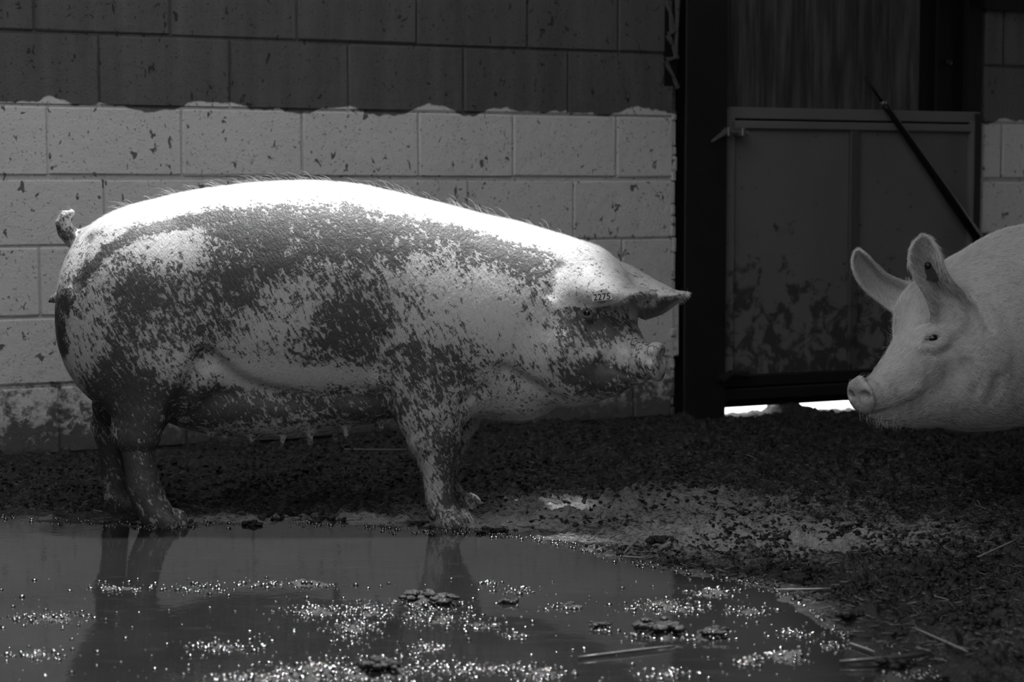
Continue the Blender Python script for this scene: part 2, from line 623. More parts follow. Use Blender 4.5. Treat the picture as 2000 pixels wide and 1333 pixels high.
# islands of mud standing out of the water: picture x, y, half-width, half-depth (px), height (m)
ISLANDS = [(840, 1182, 75, 14, .016), (850, 1212, 85, 12, .010), (560, 1142, 130, 6, .007), (400, 1152, 60, 7, .006), (230, 1150, 60, 7, .006),
           (1290, 1240, 46, 12, .022), (1380, 1245, 40, 10, .014), (1300, 1185, 70, 13, .009), (1105, 1188, 28, 7, .010), (1175, 1228, 26, 7, .009),
           (720, 1195, 40, 18, .009), (690, 1230, 50, 22, .009), (620, 1195, 70, 14, .008), (740, 1310, 90, 26, .016), (600, 1320, 90, 20, .012),
           (830, 1268, 40, 8, .009), (900, 1310, 80, 16, .010), (1060, 1320, 40, 16, .010), (1010, 1305, 30, 8, .008), (500, 1328, 90, 12, .009),
           (1005, 1242, 26, 7, .008), (1010, 1155, 40, 6, .006), (940, 1225, 40, 6, .005), (1330, 1190, 60, 10, .008), (1390, 1160, 50, 10, .008),
           (1460, 1195, 50, 9, .008), (1540, 1285, 40, 10, .012), (1460, 1292, 26, 8, .008), (1550, 1238, 40, 8, .007), (1620, 1262, 40, 10, .008),
           (90, 1210, 80, 12, .007), (60, 1280, 50, 8, .006), (430, 1265, 60, 10, .007), (1800, 1320, 60, 12, .008), (1300, 1318, 50, 10, .006), (955, 1140, 26, 5, .005)]


def ground_h(x, y):
    s = shore_sd(x, y) + (fbm(x, y, 9.0, 3, 40) - 0.5) * 0.10
    rise = np.clip(s * 0.10, -0.05, 0.0) + np.clip(s, 0, 0.30) * 0.030
    amp = np.clip(s * 5.0 + 0.15, 0.15, 1.0)
    cl = fbm(x, y, 13.0, 5, 3, 0.55)
    ridged = np.abs(fbm(x, y, 22.0, 3, 20) - 0.5) * 2
    pock = np.clip(fbm(x, y, 30.0, 3, 60) - 0.55, 0, 1)
    broad = fbm(x, y, 2.2, 3, 33) - 0.5
    fine = fbm(x, y, 70.0, 2, 140) - 0.5
    h = rise + amp * ((cl - 0.5) * 0.060 + ridged * 0.016 + pock * 0.07 + broad * 0.03 + fine * 0.012)
    far = np.clip((y - 6.0) / 1.0, 0, 1)
    h = h - 0.006 * far
    wet = np.clip(-s / 0.08, 0, 1)
    isl = np.zeros(x.shape)
    for px, py, rx, ry, hh in ISLANDS:
        c = gpt(px, py); w = rx / FPX * c[1]
        e = gpt(px, py - ry)[1] - gpt(px, py + ry)[1]
        q = ((x - c[0]) / (w)) ** 2 + ((y - c[1]) / (e * 0.5)) ** 2
        isl = np.maximum(isl, np.exp(-q * 1.1) * (hh + 0.02))
    n2 = fbm(x, y, 45.0, 4, 71, 0.6) - 0.5
    hw = -0.021 + isl * (0.9 + 0.5 * n2) + n2 * 0.012 + (fbm(x, y, 8.0, 3, 90) - 0.5) * 0.020
    return np.where(s < 0, np.maximum(h, -0.06) * (1 - wet) + hw * wet, h), s


NX, NY = 800, 760
gx = np.linspace(-2.3, 2.75, NX)
gy = 3.1 + (8.5 - 3.1) * np.linspace(0, 1, NY) ** 1.15
X, Y = np.meshgrid(gx, gy, indexing='ij')
H, S = ground_h(X, Y)
# dips under the pigs' feet are pressed flat later by FEET
FEET = [(gpt(316, 1031), .06), (gpt(878, 1033), .06), (gpt(225, 1000), .06), (gpt(905, 1006), .05)]
for c, r in FEET:
    q = np.exp(-(((X - c[0]) ** 2 + (Y - c[1]) ** 2) / (r * r)) ** 2)
    H = H * (1 - q) + (-0.004) * q
behind = (X - WA[0]) * NH[0] + (Y - WA[1]) * NH[1]      # >0 in front of the wall
gap = 0.02 * np.exp(-((behind) / 0.25) ** 2)
ug = (X - WA[0]) * UH[0] + (Y - WA[1]) * UH[1]
near_gate = np.exp(-(behind / 0.16) ** 2) * ((ug > GATE_U0 - 0.1) & (ug < GATE_U1 + 0.1))
lump = (vnoise(ug * 9.0 + 3.0, behind * 0 + 0.5, 5) - 0.5) * 0.036 + (vnoise(ug * 45.0, behind * 20, 6) - 0.5) * 0.014
lump = lump + 0.024 * np.exp(-((ug - wuz(1540, 372)[0]) / 0.055) ** 2) * 1.9
H = H * (1 - near_gate) + near_gate * (lump - 0.004)
idx = np.arange(NX * NY).reshape(NX, NY)
q = np.stack([idx[:-1, :-1], idx[1:, :-1], idx[1:, 1:], idx[:-1, 1:]], -1).reshape(-1, 4)
keep = behind.ravel()[q[:, 0]] > -0.05
V = np.stack([X.ravel(), Y.ravel(), H.ravel()], 1)
used = np.unique(q[keep]); remap = np.full(NX * NY, -1); remap[used] = np.arange(len(used))
me = fast_mesh('floor', V[used], quads=remap[q[keep]])
# paler mud nearest the shore: sunlight painted into its colour
# (light patches over a thin even scatter of pale bits)
light_patches = [(gpt(1250, 1000), .60, .42), (gpt(1500, 1060), .55, .30), (gpt(640, 1020), .55, .10), (gpt(1000, 1020), .40, .25)]
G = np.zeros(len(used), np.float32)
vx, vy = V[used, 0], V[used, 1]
for c, a, b in light_patches:
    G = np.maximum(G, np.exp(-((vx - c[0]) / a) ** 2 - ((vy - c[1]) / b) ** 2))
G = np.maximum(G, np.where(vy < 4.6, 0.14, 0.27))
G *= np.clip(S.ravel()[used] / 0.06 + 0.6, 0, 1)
at = me.attributes.new('grit_light', 'FLOAT', 'POINT')
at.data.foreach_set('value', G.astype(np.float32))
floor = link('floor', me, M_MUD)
tag(floor, kind='structure')

gp = [(-9, -9, -0.075), (9, -9, -0.075), (9, 5.6, -0.075), tuple(WA + UH * 5.6) + (-0.075,), tuple(WA - UH * 3.0) + (-0.075,), (-9, 4.0, -0.075)]
g_ = mesh_from('floor', gp, [(0, 1, 2, 3, 4, 5)])
at = g_.attributes.new('grit_light', 'FLOAT', 'POINT'); at.data.foreach_set('value', [0.1] * 6)
tag(link('floor', g_, M_MUD), kind='structure')
# unseen walls added to block sky light: left, right and front
for nm, c_, s_ in (('shade_wall_left', (-2.02, 1.2, 1.1), (0.2, 9.3, 2.5)), ('shade_wall_right', (2.86, 2.2, 1.1), (0.2, 12.0, 2.5)), ('shade_wall_front', (0.4, -3.5, 0.9), (6.6, 0.2, 2.0))):
    bm = bmesh.new()
    box_bm(bm, c_, s_, None, 0.005)
    tag(bm_obj(nm, bm, M_BLOCKER), kind='structure')

# puddle: one sheet of murky water lying in the hollow
NWX, NWY = 60, 40
wx = np.linspace(-2.5, 1.4, NWX); wy = np.linspace(2.9, 5.35, NWY)
Xw, Yw = np.meshgrid(wx, wy, indexing='ij')
Vw = np.stack([Xw.ravel(), Yw.ravel(), np.zeros(Xw.size)], 1)
idw = np.arange(NWX * NWY).reshape(NWX, NWY)
qw = np.stack([idw[:-1, :-1], idw[1:, :-1], idw[1:, 1:], idw[:-1, 1:]], -1).reshape(-1, 4)
sw = shore_sd(Xw.ravel(), Yw.ravel())
kw_ = (sw[qw] < 0.10).any(1)
uw = np.unique(qw[kw_]); rw = np.full(NWX * NWY, -1); rw[uw] = np.arange(len(uw))
puddle = link('puddle', fast_mesh('puddle', Vw[uw], quads=rw[qw[kw_]]), M_WATER)
tag(puddle, 'wide murky puddle in front of the muddy pig, mirroring its legs', 'puddle')

# ------------------------------------------------------------------ steel post, gate, boards, bar
post = bm = bmesh.new()
zb, zt = -0.05, 2.94
o_f = 0.06
wall_box(bm, POST_U0, POST_U1, zb, zt, o_f - 0.012, o_f, 0.002)
wall_box(bm, POST_U0, POST_U1, zb, zt, -0.09, -0.078, 0.002)
wall_box(bm, (POST_U0 + POST_U1) / 2 - 0.005, (POST_U0 + POST_U1) / 2 + 0.005, zb, zt, -0.08, o_f - 0.01, 0)
post = bm_obj('steel_post', bm, M_STEEL)
tag(post, 'tall dark steel post between the block wall and the gate', 'post')


def U(px): return wuz(px, 372)[0]
def Z(px, py): return wuz(px, py)[1]


gate = empty('gate', wxyz(U(1650), 0.0, 0.0))
tag(gate, 'grey sheet metal gate with two panels and a bolt beside the steel post', 'gate')
GI = Matrix.Translation(-Vector(gate.location))


def gpiece(name, x0, x1, y0, y1, o0, o1, mat, bevel=0.003, parent=None):
    xm = (x0 + x1) / 2
    ob = wall_piece(name, U(x0), U(x1), Z(xm, y1), Z(xm, y0), o0, o1, mat, None, bevel)
    ob.data.transform(GI)
    ob.parent = parent or gate
    return ob


gpiece('panel', 1424, 1660, 252, 494, -0.012, 0.000, M_GATE, .001)
gpiece('panel', 1424, 1660, 491.5, 728, -0.012, 0.002, M_GATE, .001)
gpiece('panel', 1668, 1894, 252, 494, -0.012, 0.000, M_GATE, .001)
gpiece('panel', 1668, 1894, 491.5, 722, -0.012, 0.002, M_GATE, .001)
gpiece('stile', 1402, 1429, 212, 752, -0.012, 0.022, M_GATEL, .004)
gpiece('stile', 1656, 1673, 255, 728, -0.004, 0.018, M_GATEF, .003)
gpiece('stile', 1889, 1896, 236, 722, -0.004, 0.020, M_GATEL, .002)
gpiece('stile', 1897, 1910, 222, 760, -0.03, 0.018, M_STEEL, .003)
gpiece('top_rail', 1420, 1909, 214, 236, -0.012, 0.012, M_GATEL, .003)
gpiece('top_rail', 1420, 1894, 239.5, 255, -0.012, 0.022, M_GATEL, .004)
gpiece('bottom_rail', 1402, 1909, 722, 744, -0.012, 0.030, M_STEEL, .004)
gpiece('bottom_rail', 1398, 1909, 746, 768, -0.012, 0.045, M_STEEL, .005)
ob = wall_piece('kick_board', U(1402), U(1909), 0.030, Z(1650, 758), -0.012, 0.01, M_IRON, None, .002)
ob.data.transform(GI); ob.parent = gate
gpiece('backing', 1410, 1905, 216, 262, -0.020, -0.013, M_STEEL, .001)
gpiece('backing', 1410, 1905, 715, 775, -0.020, -0.013, M_STEEL, .001)
# bolt and its keeper
bm = bmesh.new()
tube(bm, [wxyz(U(1388), 0.078, Z(1388, 259)), wxyz(U(1448), 0.040, Z(1448, 261))], [0.009, 0.009], 10)
bolt = bm_obj('bolt', bm, M_BOLT); bolt.data.transform(GI); bolt.parent = gate
bolt['label'] = 'short worn bolt at the top of the gate stile'
bm = bmesh.new()
tube(bm, [wxyz(U(1392), 0.078, Z(1392, 260)), wxyz(U(1380), 0.085, Z(1380, 266)), wxyz(U(1360), 0.10, Z(1360, 277))], [0.009, 0.008, 0.004], 8)
hd = bm_obj('bolt_handle', bm, M_BOLT); hd.data.transform(GI); hd.parent = bolt
for xk in (1399, 1427):
    bm = bmesh.new()
    box_bm(bm, wxyz(U(xk), 0.055, Z(xk, 259)), (0.014, 0.06, 0.034), WROT, 0.003)
    kp = bm_obj('bolt_keeper', bm, M_BOLT); kp.data.transform(GI); kp.parent = bolt
bm = bmesh.new()
for a in (0, 1):
    tube(bm, [wxyz(U(1382 + 6 * a), 0.075, Z(1382, 738 + 5 * a)), wxyz(U(1412), 0.06, Z(1412, 728)), wxyz(U(1450), 0.05, Z(1450, 726 + 6 * a))], [0.012, 0.014, 0.007], 8)
hg = bm_obj('hinge', bm, M_STEEL); hg.data.transform(GI); hg.parent = gate

sheet = empty('board_sheet', wxyz(U(1600), 0.0, Z(1600, 210)))
tag(sheet, 'rain streaked plywood sheeting hung above the grey gate', 'sheeting')
GS = Matrix.Translation(-Vector(sheet.location))
edges = [1402, 1475, 1549, 1622, 1690, 1744, 1795]
for i, (a, b) in enumerate(zip(edges[:-1], edges[1:])):
    ob = wall_piece('board', U(a) + .0006, U(b) - .0006, Z(1600, 213), 2.93, -0.03, -0.010 + 0.0012 * (i % 2), M_PLY, None, 0.001)
    ob.data.transform(GS); ob.parent = sheet
jamb = empty('timber_jamb', wxyz(U(1850), 0.0, Z(1850, 220)))
tag(jamb, 'black timber boards with one bolt head, right of the plywood sheeting', 'boards')
GJ = Matrix.Translation(-Vector(jamb.location))
for a, b, o in ((1796, 1829, -0.02), (1830, 1862, -0.012), (1863, 1884, -0.018), (1885, 1913, 0.003)):
    ob = wall_piece('board', U(a), U(b), Z(1850, 221), 2.93, -0.05, o, M_BLACKWOOD, None, 0.003)
    ob.data.transform(GJ); ob.parent = jamb
bm = bmesh.new()
bmesh.ops.create_uvsphere(bm, u_segments=12, v_segments=8, radius=0.014, matrix=Matrix.Translation(wxyz(U(1851), -0.006, Z(1851, 122))))
ob = bm_obj('bolt_head', bm, M_STEEL, None, True); ob.data.transform(GJ); ob.parent = jamb
# lintel in the top right corner
lin = wall_piece('lintel', U(1903), U_MAX, Z(1950, 22), 2.0, 0.004, 0.05, M_BLACKWOOD, None, 0.006)
tag(lin, 'black beam across the top of the blockwork right of the gate', 'beam')
# the tapered iron bar leaning across the gate
ba = wxyz(U(1672), 0.045, Z(1672, 151)); bb = wxyz(U(1706), 0.055, Z(1706, 203)); bc = wxyz(U(1722), 0.06, Z(1722, 227)); be = wxyz(U(1903), 0.075, Z(1903, 486))
bar = empty('iron_bar', be)
tag(bar, 'black tapered iron bar leaning diagonally across the right gate panel', 'bar')
BT = Matrix.Translation(-Vector(be))
bm = bmesh.new(); tube(bm, [ba, bb], [0.005, 0.0075], 12)
ob = bm_obj('rod', bm, M_IRON, None, True); ob.data.transform(BT); ob.parent = bar
bm = bmesh.new()
tube(bm, [bb, tuple((np.array(bb) + np.array(bc)) / 2), bc, tuple(np.array(bc) * .4 + np.array(be) * .6), be], [0.010, 0.013, 0.012, 0.019, 0.021], 14)
ob = bm_obj('tube', bm, M_IRON, None, True); ob.data.transform(BT); ob.parent = bar
bm = bmesh.new(); tube(bm, [tuple(np.array(bb) * .92 + np.array(ba) * .08), tuple(np.array(bb) * .92 + np.array(bc) * .08)], [0.012, 0.012], 12)
ob = bm_obj('collar', bm, M_BOLT, None, True); ob.data.transform(BT); ob.parent = bar
# small dark socket on the wall right of the gate
sk = empty('wall_box', wxyz(U(1923), 0.0, Z(1923, 480)))
tag(sk, 'small dark box on the wall at the foot of the iron bar', 'box')
GK = Matrix.Translation(-Vector(sk.location))
ob = wall_piece('case', U(1914), U(1933), Z(1923, 478), Z(1923, 456), 0.0, 0.03, M_STEEL, None, 0.004); ob.data.transform(GK); ob.parent = sk
ob = wall_piece('cover', U(1917), U(1930), Z(1923, 475), Z(1923, 459), 0.03, 0.034, M_IRON, None, 0.002); ob.data.transform(GK); ob.parent = sk


# ------------------------------------------------------------------ signed distance sculpting for the pigs
class Grid:
    def __init__(self, lo, hi, h):
        self.lo = np.array(lo, np.float32); self.h = h
        self.n = np.ceil((np.array(hi) - lo) / h).astype(int) + 1
        self.f = np.full(self.n, 1.0, np.float32)
        self.ax = [self.lo[i] + h * np.arange(self.n[i], dtype=np.float32) for i in range(3)]

    def sub(self, lo, hi, m):
        s = []
        for i in range(3):
            a = max(0, int((lo[i] - m - self.lo[i]) / self.h)); b = min(self.n[i], int((hi[i] + m - self.lo[i]) / self.h) + 2)
            s.append(slice(a, max(a + 1, b)))
        s = tuple(s)
        return s, (self.ax[0][s[0]][:, None, None], self.ax[1][s[1]][None, :, None], self.ax[2][s[2]][None, None, :])

    def join(self, s, d, k):
        a = self.f[s]
        h = np.maximum(k - np.abs(a - d), 0) / k
        self.f[s] = np.minimum(a, d) - h * h * k * 0.25

    def cut(self, s, d, k):
        a = self.f[s]; d = -d
        h = np.maximum(k - np.abs(a - d), 0) / k
        self.f[s] = np.maximum(a, d) + h * h * k * 0.25

    def ell(self, c, r, k=0.04, yaw=0.0, pitch=0.0, cut=False):
        c = np.array(c); r = np.array(r); R = max(r)
        s, (x, y, z) = self.sub(c - R, c + R, k + 2 * self.h)
        x = x - c[0]; y = y - c[1]; z = z - c[2]
        cy, sy = math.cos(yaw), math.sin(yaw)
        lx = cy * x + sy * y; ly = -sy * x + cy * y
        cp, sp = math.cos(pitch), math.sin(pitch)
        lx, lz = cp * lx + sp * z, -sp * lx + cp * z
        k0 = np.sqrt((lx / r[0]) ** 2 + (ly / r[1]) ** 2 + (lz / r[2]) ** 2)
        k1 = np.sqrt((lx / r[0] ** 2) ** 2 + (ly / r[1] ** 2) ** 2 + (lz / r[2] ** 2) ** 2) + 1e-6
        d = np.where(k1 < 1e-5, -min(r), k0 * (k0 - 1) / k1).astype(np.float32)
        (self.cut if cut else self.join)(s, d, k)

    def chain(self, pr, k=0.03, ys=1.0, cut=False):
        """tapering limb through points with radii; ys squashes it in depth"""
        P = [np.array(p[0], float) for p in pr]; Rr = [p[1] for p in pr]
        lo = np.min([p - r for p, r in zip(P, Rr)], 0); hi = np.max([p + r for p, r in zip(P, Rr)], 0)
        s, (x, y, z) = self.sub(lo, hi, k + 2 * self.h)
        D = None
        for i in range(max(1, len(P) - 1)):
            a = P[i]; b = P[min(i + 1, len(P) - 1)]; ra, rb = Rr[i], Rr[min(i + 1, len(P) - 1)]
            e = b - a; L = e @ e + 1e-12
            t = np.clip(((x - a[0]) * e[0] + (y - a[1]) * e[1] + (z - a[2]) * e[2]) / L, 0, 1)
            d = np.sqrt((x - a[0] - t * e[0]) ** 2 + ((y - a[1] - t * e[1]) / ys) ** 2 + (z - a[2] - t * e[2]) ** 2) - (ra + t * (rb - ra))
            D = d if D is None else np.minimum(D, d)
        (self.cut if cut else self.join)(s, D.astype(np.float32), k)

    def loft(self, xs, top, bot, wid, yc, n=2.2, k=0.03):
        """barrel along x: outline above and below, half width, centre depth"""
        lo = np.array([xs[0], (np.array(yc) - np.array(wid)).min(), min(bot)]); hi = np.array([xs[-1], (np.array(yc) + np.array(wid)).max(), max(top)])
        s, (x, y, z) = self.sub(lo, hi, k + 2 * self.h)
        xx = x.ravel()
        def cr(v): return smooth_interp(xx, xs, v)[:, None, None]
        T, B, W, C = cr(top), cr(bot), cr(wid), cr(yc)
        a = np.maximum((T - B) / 2, 1e-3); zc = (T + B) / 2; W = np.maximum(W, 1e-3)
        # widest a little below the middle
        q = (np.abs((y - C) / W) ** n + np.abs((z - zc) / a) ** n) ** (1 / n)
        d = (q - 1) * np.minimum(a, W)
        out = np.maximum(np.maximum(xs[0] - x, x - xs[-1]), 0)
        self.join(s, np.maximum(d, out * 3 - 0.0 + (out > 0) * 1e-3 + np.where(out > 0, 0, -9)).astype(np.float32), k)

    def cloud(self, P, r, k=0.02):
        """thin sheet: spheres on a dense set of points"""
        P = np.asarray(P, np.float32)
        s, (x, y, z) = self.sub(P.min(0) - r.max(), P.max(0) + r.max(), k + 2 * self.h)
        shp = (x.shape[0], y.shape[1], z.shape[2])
        Q = np.stack(np.broadcast_arrays(x, y, z), -1).reshape(-1, 3).astype(np.float32)
        D = np.full(len(Q), 9.0, np.float32)
        # coarse pass to leave out far voxels
        Pc = P[::7]; best = np.full(len(Q), 9.0, np.float32)
        for i in range(0, len(Q), 60000):
            q = Q[i:i + 60000]
            dd = ((q * q).sum(1)[:, None] + (Pc * Pc).sum(1)[None] - 2 * q @ Pc.T)
            best[i:i + 60000] = np.sqrt(np.maximum(dd.min(1), 0))
        near = np.where(best < 0.045)[0]
        Pm = P.mean(0); P0 = P - Pm
        for i in range(0, len(near), 12000):
            j = near[i:i + 12000]; q = Q[j] - Pm
            dd = np.sqrt(np.maximum((q * q).sum(1)[:, None] + (P0 * P0).sum(1)[None] - 2 * q @ P0.T, 0)) - r[None]
            D[j] = dd.min(1)
        self.join(s, D.reshape(shp), k)

    def val(self, p):
        g = (np.asarray(p) - self.lo) / self.h
        i = np.floor(g).astype(int)
        if (i < 0).any() or (i >= self.n - 1).any(): return 1.0
        t = g - i; v = 0.0
        for a in (0, 1):
            for b in (0, 1):
                for c in (0, 1):
                    v += self.f[i[0] + a, i[1] + b, i[2] + c] * (t[0] if a else 1 - t[0]) * (t[1] if b else 1 - t[1]) * (t[2] if c else 1 - t[2])
        return v

    def hit(self, px, py, y0=4.6, y1=6.2):
        Yc = y0
        while Yc < y1:
            if self.val(pt(px, py, Yc)) < 0: break
            Yc += 0.004
        return pt(px, py, Yc)

    def groove(self, pix, r=0.006, k=0.015, lift=0.0):
        P = [(self.hit(*p) + np.array([0, -lift, 0]), r) for p in pix]
        self.chain(P, k, cut=True)

    def ridge(self, pix, r=0.006, k=0.02, lift=0.0, rr=None):
        P = [(self.hit(*p) + np.array([0, lift, 0]), (rr[i] if rr else r)) for i, p in enumerate(pix)]
        self.chain(P, k)

    def mesh(self):
        f = self.f; n = f.shape
        ins = f < 0
        c8 = [ins[a:n[0] - 1 + a, b:n[1] - 1 + b, c:n[2] - 1 + c] for a in (0, 1) for b in (0, 1) for c in (0, 1)]
        cnt = sum(c.astype(np.int8) for c in c8)
        act = np.argwhere((cnt > 0) & (cnt < 8))
        cid = np.full((n[0] - 1, n[1] - 1, n[2] - 1), -1, np.int32)
        cid[act[:, 0], act[:, 1], act[:, 2]] = np.arange(len(act))
        S_ = np.zeros((len(act), 3)); N_ = np.zeros(len(act))
        corners = np.array([(a, b, c) for a in (0, 1) for b in (0, 1) for c in (0, 1)])
        vals = np.stack([f[act[:, 0] + a, act[:, 1] + b, act[:, 2] + c] for a, b, c in corners], 1)
        for i in range(8):
            for j in range(i + 1, 8):
                if abs(corners[i] - corners[j]).sum() != 1: continue
                va, vb = vals[:, i], vals[:, j]
                m = (va < 0) != (vb < 0)
                t = np.where(m, va / np.where(np.abs(va - vb) < 1e-12, 1, va - vb), 0)
                p = corners[i] + t[:, None] * (corners[j] - corners[i])
                S_[m] += p[m]; N_[m] += 1
        V_ = self.lo + (act + S_ / np.maximum(N_, 1)[:, None]) * self.h
        Q_ = []
        for axis in range(3):
            o = [(0, 0, 0)] * 2
            sl0 = [slice(1, n[i] - 1) for i in range(3)]; sl1 = list(sl0)
            sl0[axis] = slice(0, n[axis] - 1); sl1[axis] = slice(1, n[axis])
            A_ = ins[tuple(sl0)]; B_ = ins[tuple(sl1)]
            e = np.argwhere(A_ != B_)
            off = np.array([1, 1, 1]); off[axis] = 0
            e = e + off
            b1, b2 = (axis + 1) % 3, (axis + 2) % 3
            d1 = np.zeros(3, int); d1[b1] = 1; d2 = np.zeros(3, int); d2[b2] = 1
            ids = [cid[tuple((e - s_).T)] for s_ in (d1 + d2, d2, 0 * d1, d1)]
            quad = np.stack(ids, 1)
            flip = ~ins[tuple(e.T)]
            quad[flip] = quad[flip][:, ::-1]
            Q_.append(quad)
        Q_ = np.concatenate(Q_)
        Q_ = Q_[(Q_ >= 0).all(1)]
        return V_, Q_


def smooth_interp(x, xs, v):
    """monotone-ish cubic interpolation"""
    xs = np.asarray(xs, float); v = np.asarray(v, float)
    h = np.diff(xs); dl = np.diff(v) / h
    m = np.zeros(len(xs)); m[0] = dl[0]; m[-1] = dl[-1]
    for i in range(1, len(xs) - 1):
        m[i] = 0 if dl[i - 1] * dl[i] <= 0 else (h[i - 1] + h[i]) * 3 / ((2 * h[i] + h[i - 1]) / dl[i - 1] + (h[i] + 2 * h[i - 1]) / dl[i])
    xc = np.clip(x, xs[0], xs[-1])
    i = np.clip(np.searchsorted(xs, xc) - 1, 0, len(xs) - 2)
    t = (xc - xs[i]) / h[i]
    return ((2 * t ** 3 - 3 * t ** 2 + 1) * v[i] + (t ** 3 - 2 * t ** 2 + t) * h[i] * m[i] + (-2 * t ** 3 + 3 * t ** 2) * v[i + 1] + (t ** 3 - t ** 2) * h[i] * m[i + 1])


def catmull(P, n):
    """P: (k, ..., 3) -> n samples along the first axis"""
    P = np.asarray(P, float); k = len(P)
    u = np.linspace(0, k - 1, n); i = np.clip(u.astype(int), 0, k - 2); t = (u - i).reshape((-1,) + (1,) * (P.ndim - 1))
    p0 = P[np.maximum(i - 1, 0)]; p1 = P[i]; p2 = P[i + 1]; p3 = P[np.minimum(i + 2, k - 1)]
    return 0.5 * (2 * p1 + (p2 - p0) * t + (2 * p0 - 5 * p1 + 4 * p2 - p3) * t ** 2 + (3 * p1 - p0 - 3 * p2 + p3) * t ** 3)


def ear_points(rows, r0=0.0075, r1=0.0045, nu=70, nv=50):
    P = np.array([[pt(*c) for c in row] for row in rows])      # rows x cols x 3
    P = catmull(P, nu)
    P = catmull(P.transpose(1, 0, 2), nv).transpose(1, 0, 2)
    rr = np.linspace(r0, r1, nu)[:, None] * np.ones((1, nv))
    return P.reshape(-1, 3), rr.ravel().astype(np.float32), P


PXM = FPX                                 # px per metre = PXM / depth


def rp(r, Y): return r * Y / FPX


def hoof(g, c, fwd, s=1.0, k=0.008):
    """cloven foot: two toes, two dew claws. c = sole centre, fwd = unit heading"""
    fwd = np.array([fwd[0], fwd[1], 0.0]); side = np.array([-fwd[1], fwd[0], 0])
    yaw = math.atan2(fwd[1], fwd[0])
    for q in (-1, 1):
        b = np.array(c) + side * q * 0.0245 * s
        g.ell(b + fwd * 0.014 * s + np.array([0, 0, 0.017 * s]), (0.036 * s, 0.020 * s, 0.027 * s), k, yaw + q * 0.16, -0.25)
        g.ell(b - fwd * 0.034 * s + np.array([0, 0, 0.040 * s]) + side * q * 0.008, (0.013 * s, 0.011 * s, 0.018 * s), 0.006, yaw)


def body_object(name, g, mat, parent, mudfn):
    V_, Q_ = g.mesh()
    loc = np.array(parent.location)
    me = fast_mesh(name, V_ - loc, quads=Q_)
    n = len(me.vertices)
    co = np.empty(n * 3, np.float32); me.vertices.foreach_get('co', co)
    no = np.empty(n * 3, np.float32); me.vertices.foreach_get('normal', no)
    co = co.reshape(-1, 3) + loc; no = no.reshape(-1, 3)
    m = mudfn(co, no).astype(np.float32)
    at = me.attributes.new('mud', 'FLOAT', 'POINT'); at.data.foreach_set('value', np.clip(m, 0, 1))
    ob = link(name, me, mat, parent)
    return ob, co, no, Q_, m


def to_px(P):
    d = P - EYE
    zc = d[:, 1] * CP - d[:, 2] * SP
    yc = -(d[:, 1] * SP + d[:, 2] * CP)
    return 1000 + FPX * d[:, 0] / zc, 666.5 + FPX * yc / zc


def bristles(name, co, no, Q_, n, dirfn, L, rad, mat, parent, seed, lift=0.25, weight=None):
    r = np.random.default_rng(seed)
    A_, B_, C_ = co[Q_[:, 0]], co[Q_[:, 1]], co[Q_[:, 2]]
    area = np.linalg.norm(np.cross(B_ - A_, C_ - A_), axis=1)
    if weight is not None: area = area * weight[Q_].mean(1)
    pick = r.choice(len(Q_), n, p=area / area.sum())
    w = r.random((n, 4)); w /= w.sum(1, keepdims=True)
    p = (co[Q_[pick]] * w[..., None]).sum(1); nn = no[Q_[pick]].mean(1)
    nn /= np.linalg.norm(nn, axis=1, keepdims=True) + 1e-9
    d = dirfn(p) + r.normal(0, 0.22, (n, 3))
    d -= nn * (d * nn).sum(1, keepdims=True)
    d /= np.linalg.norm(d, axis=1, keepdims=True) + 1e-9
    ll = L * r.uniform(0.6, 1.35, (n, 1))
    lf = lift * r.uniform(0.4, 1.6, (n, 1))
    p1 = p + (d + nn * lf * 1.3) * ll * 0.5
    p2 = p + (d + nn * lf * 0.8) * ll
    pos = np.stack([p, p1, p2], 1) - np.array(parent.location)
    hc = bpy.data.hair_curves.new(name)
    hc.add_curves([3] * n)
    hc.points.foreach_set('position', pos.astype(np.float32).ravel())
    hc.points.foreach_set('radius', np.tile(np.array([rad, rad * 0.8, rad * 0.25], np.float32), n))
    hc.materials.append(mat)
    ob = bpy.data.objects.new(name, hc); COL.objects.link(ob); ob.parent = parent
    ob['kind'] = 'stuff'
    return ob


# ------------------------------------------------------------------ pig one: the muddy sow in the middle
YB = 5.18                                  # depth of her spine
g = Grid((pt(85, 400, YB)[0], 4.80, -0.02), (pt(1352, 400, 5.0)[0], 5.50, 0.875), 0.0048)
px = [110, 118, 135, 160, 200, 250, 300, 350, 420, 500, 600, 700, 760, 850, 950, 1020, 1080, 1130, 1175, 1200]
tp = [606, 555, 500, 457, 425, 403, 390, 378, 366, 357, 353, 360, 373, 394, 420, 439, 457, 478, 500, 545]
bt = [646, 690, 724, 752, 778, 790, 792, 788, 790, 795, 800, 802, 800, 798, 790, 785, 780, 765, 735, 640]
wd = [.030, .075, .115, .150, .185, .207, .215, .216, .222, .232, .238, .234, .226, .216, .195, .178, .160, .135, .09, .03]
XS = [pt(a, 400, YB)[0] for a in px]
g.loft(XS, [pt(a, b, YB)[2] for a, b in zip(px, tp)], [pt(a, b, YB)[2] for a, b in zip(px, bt)], wd,
       [YB] * 12 + [YB, YB - .005, YB - .012, YB - .025, YB - .04, YB - .055, YB - .075, YB - .08], 2.15, 0.03)
YN, YF = 5.06, 5.32
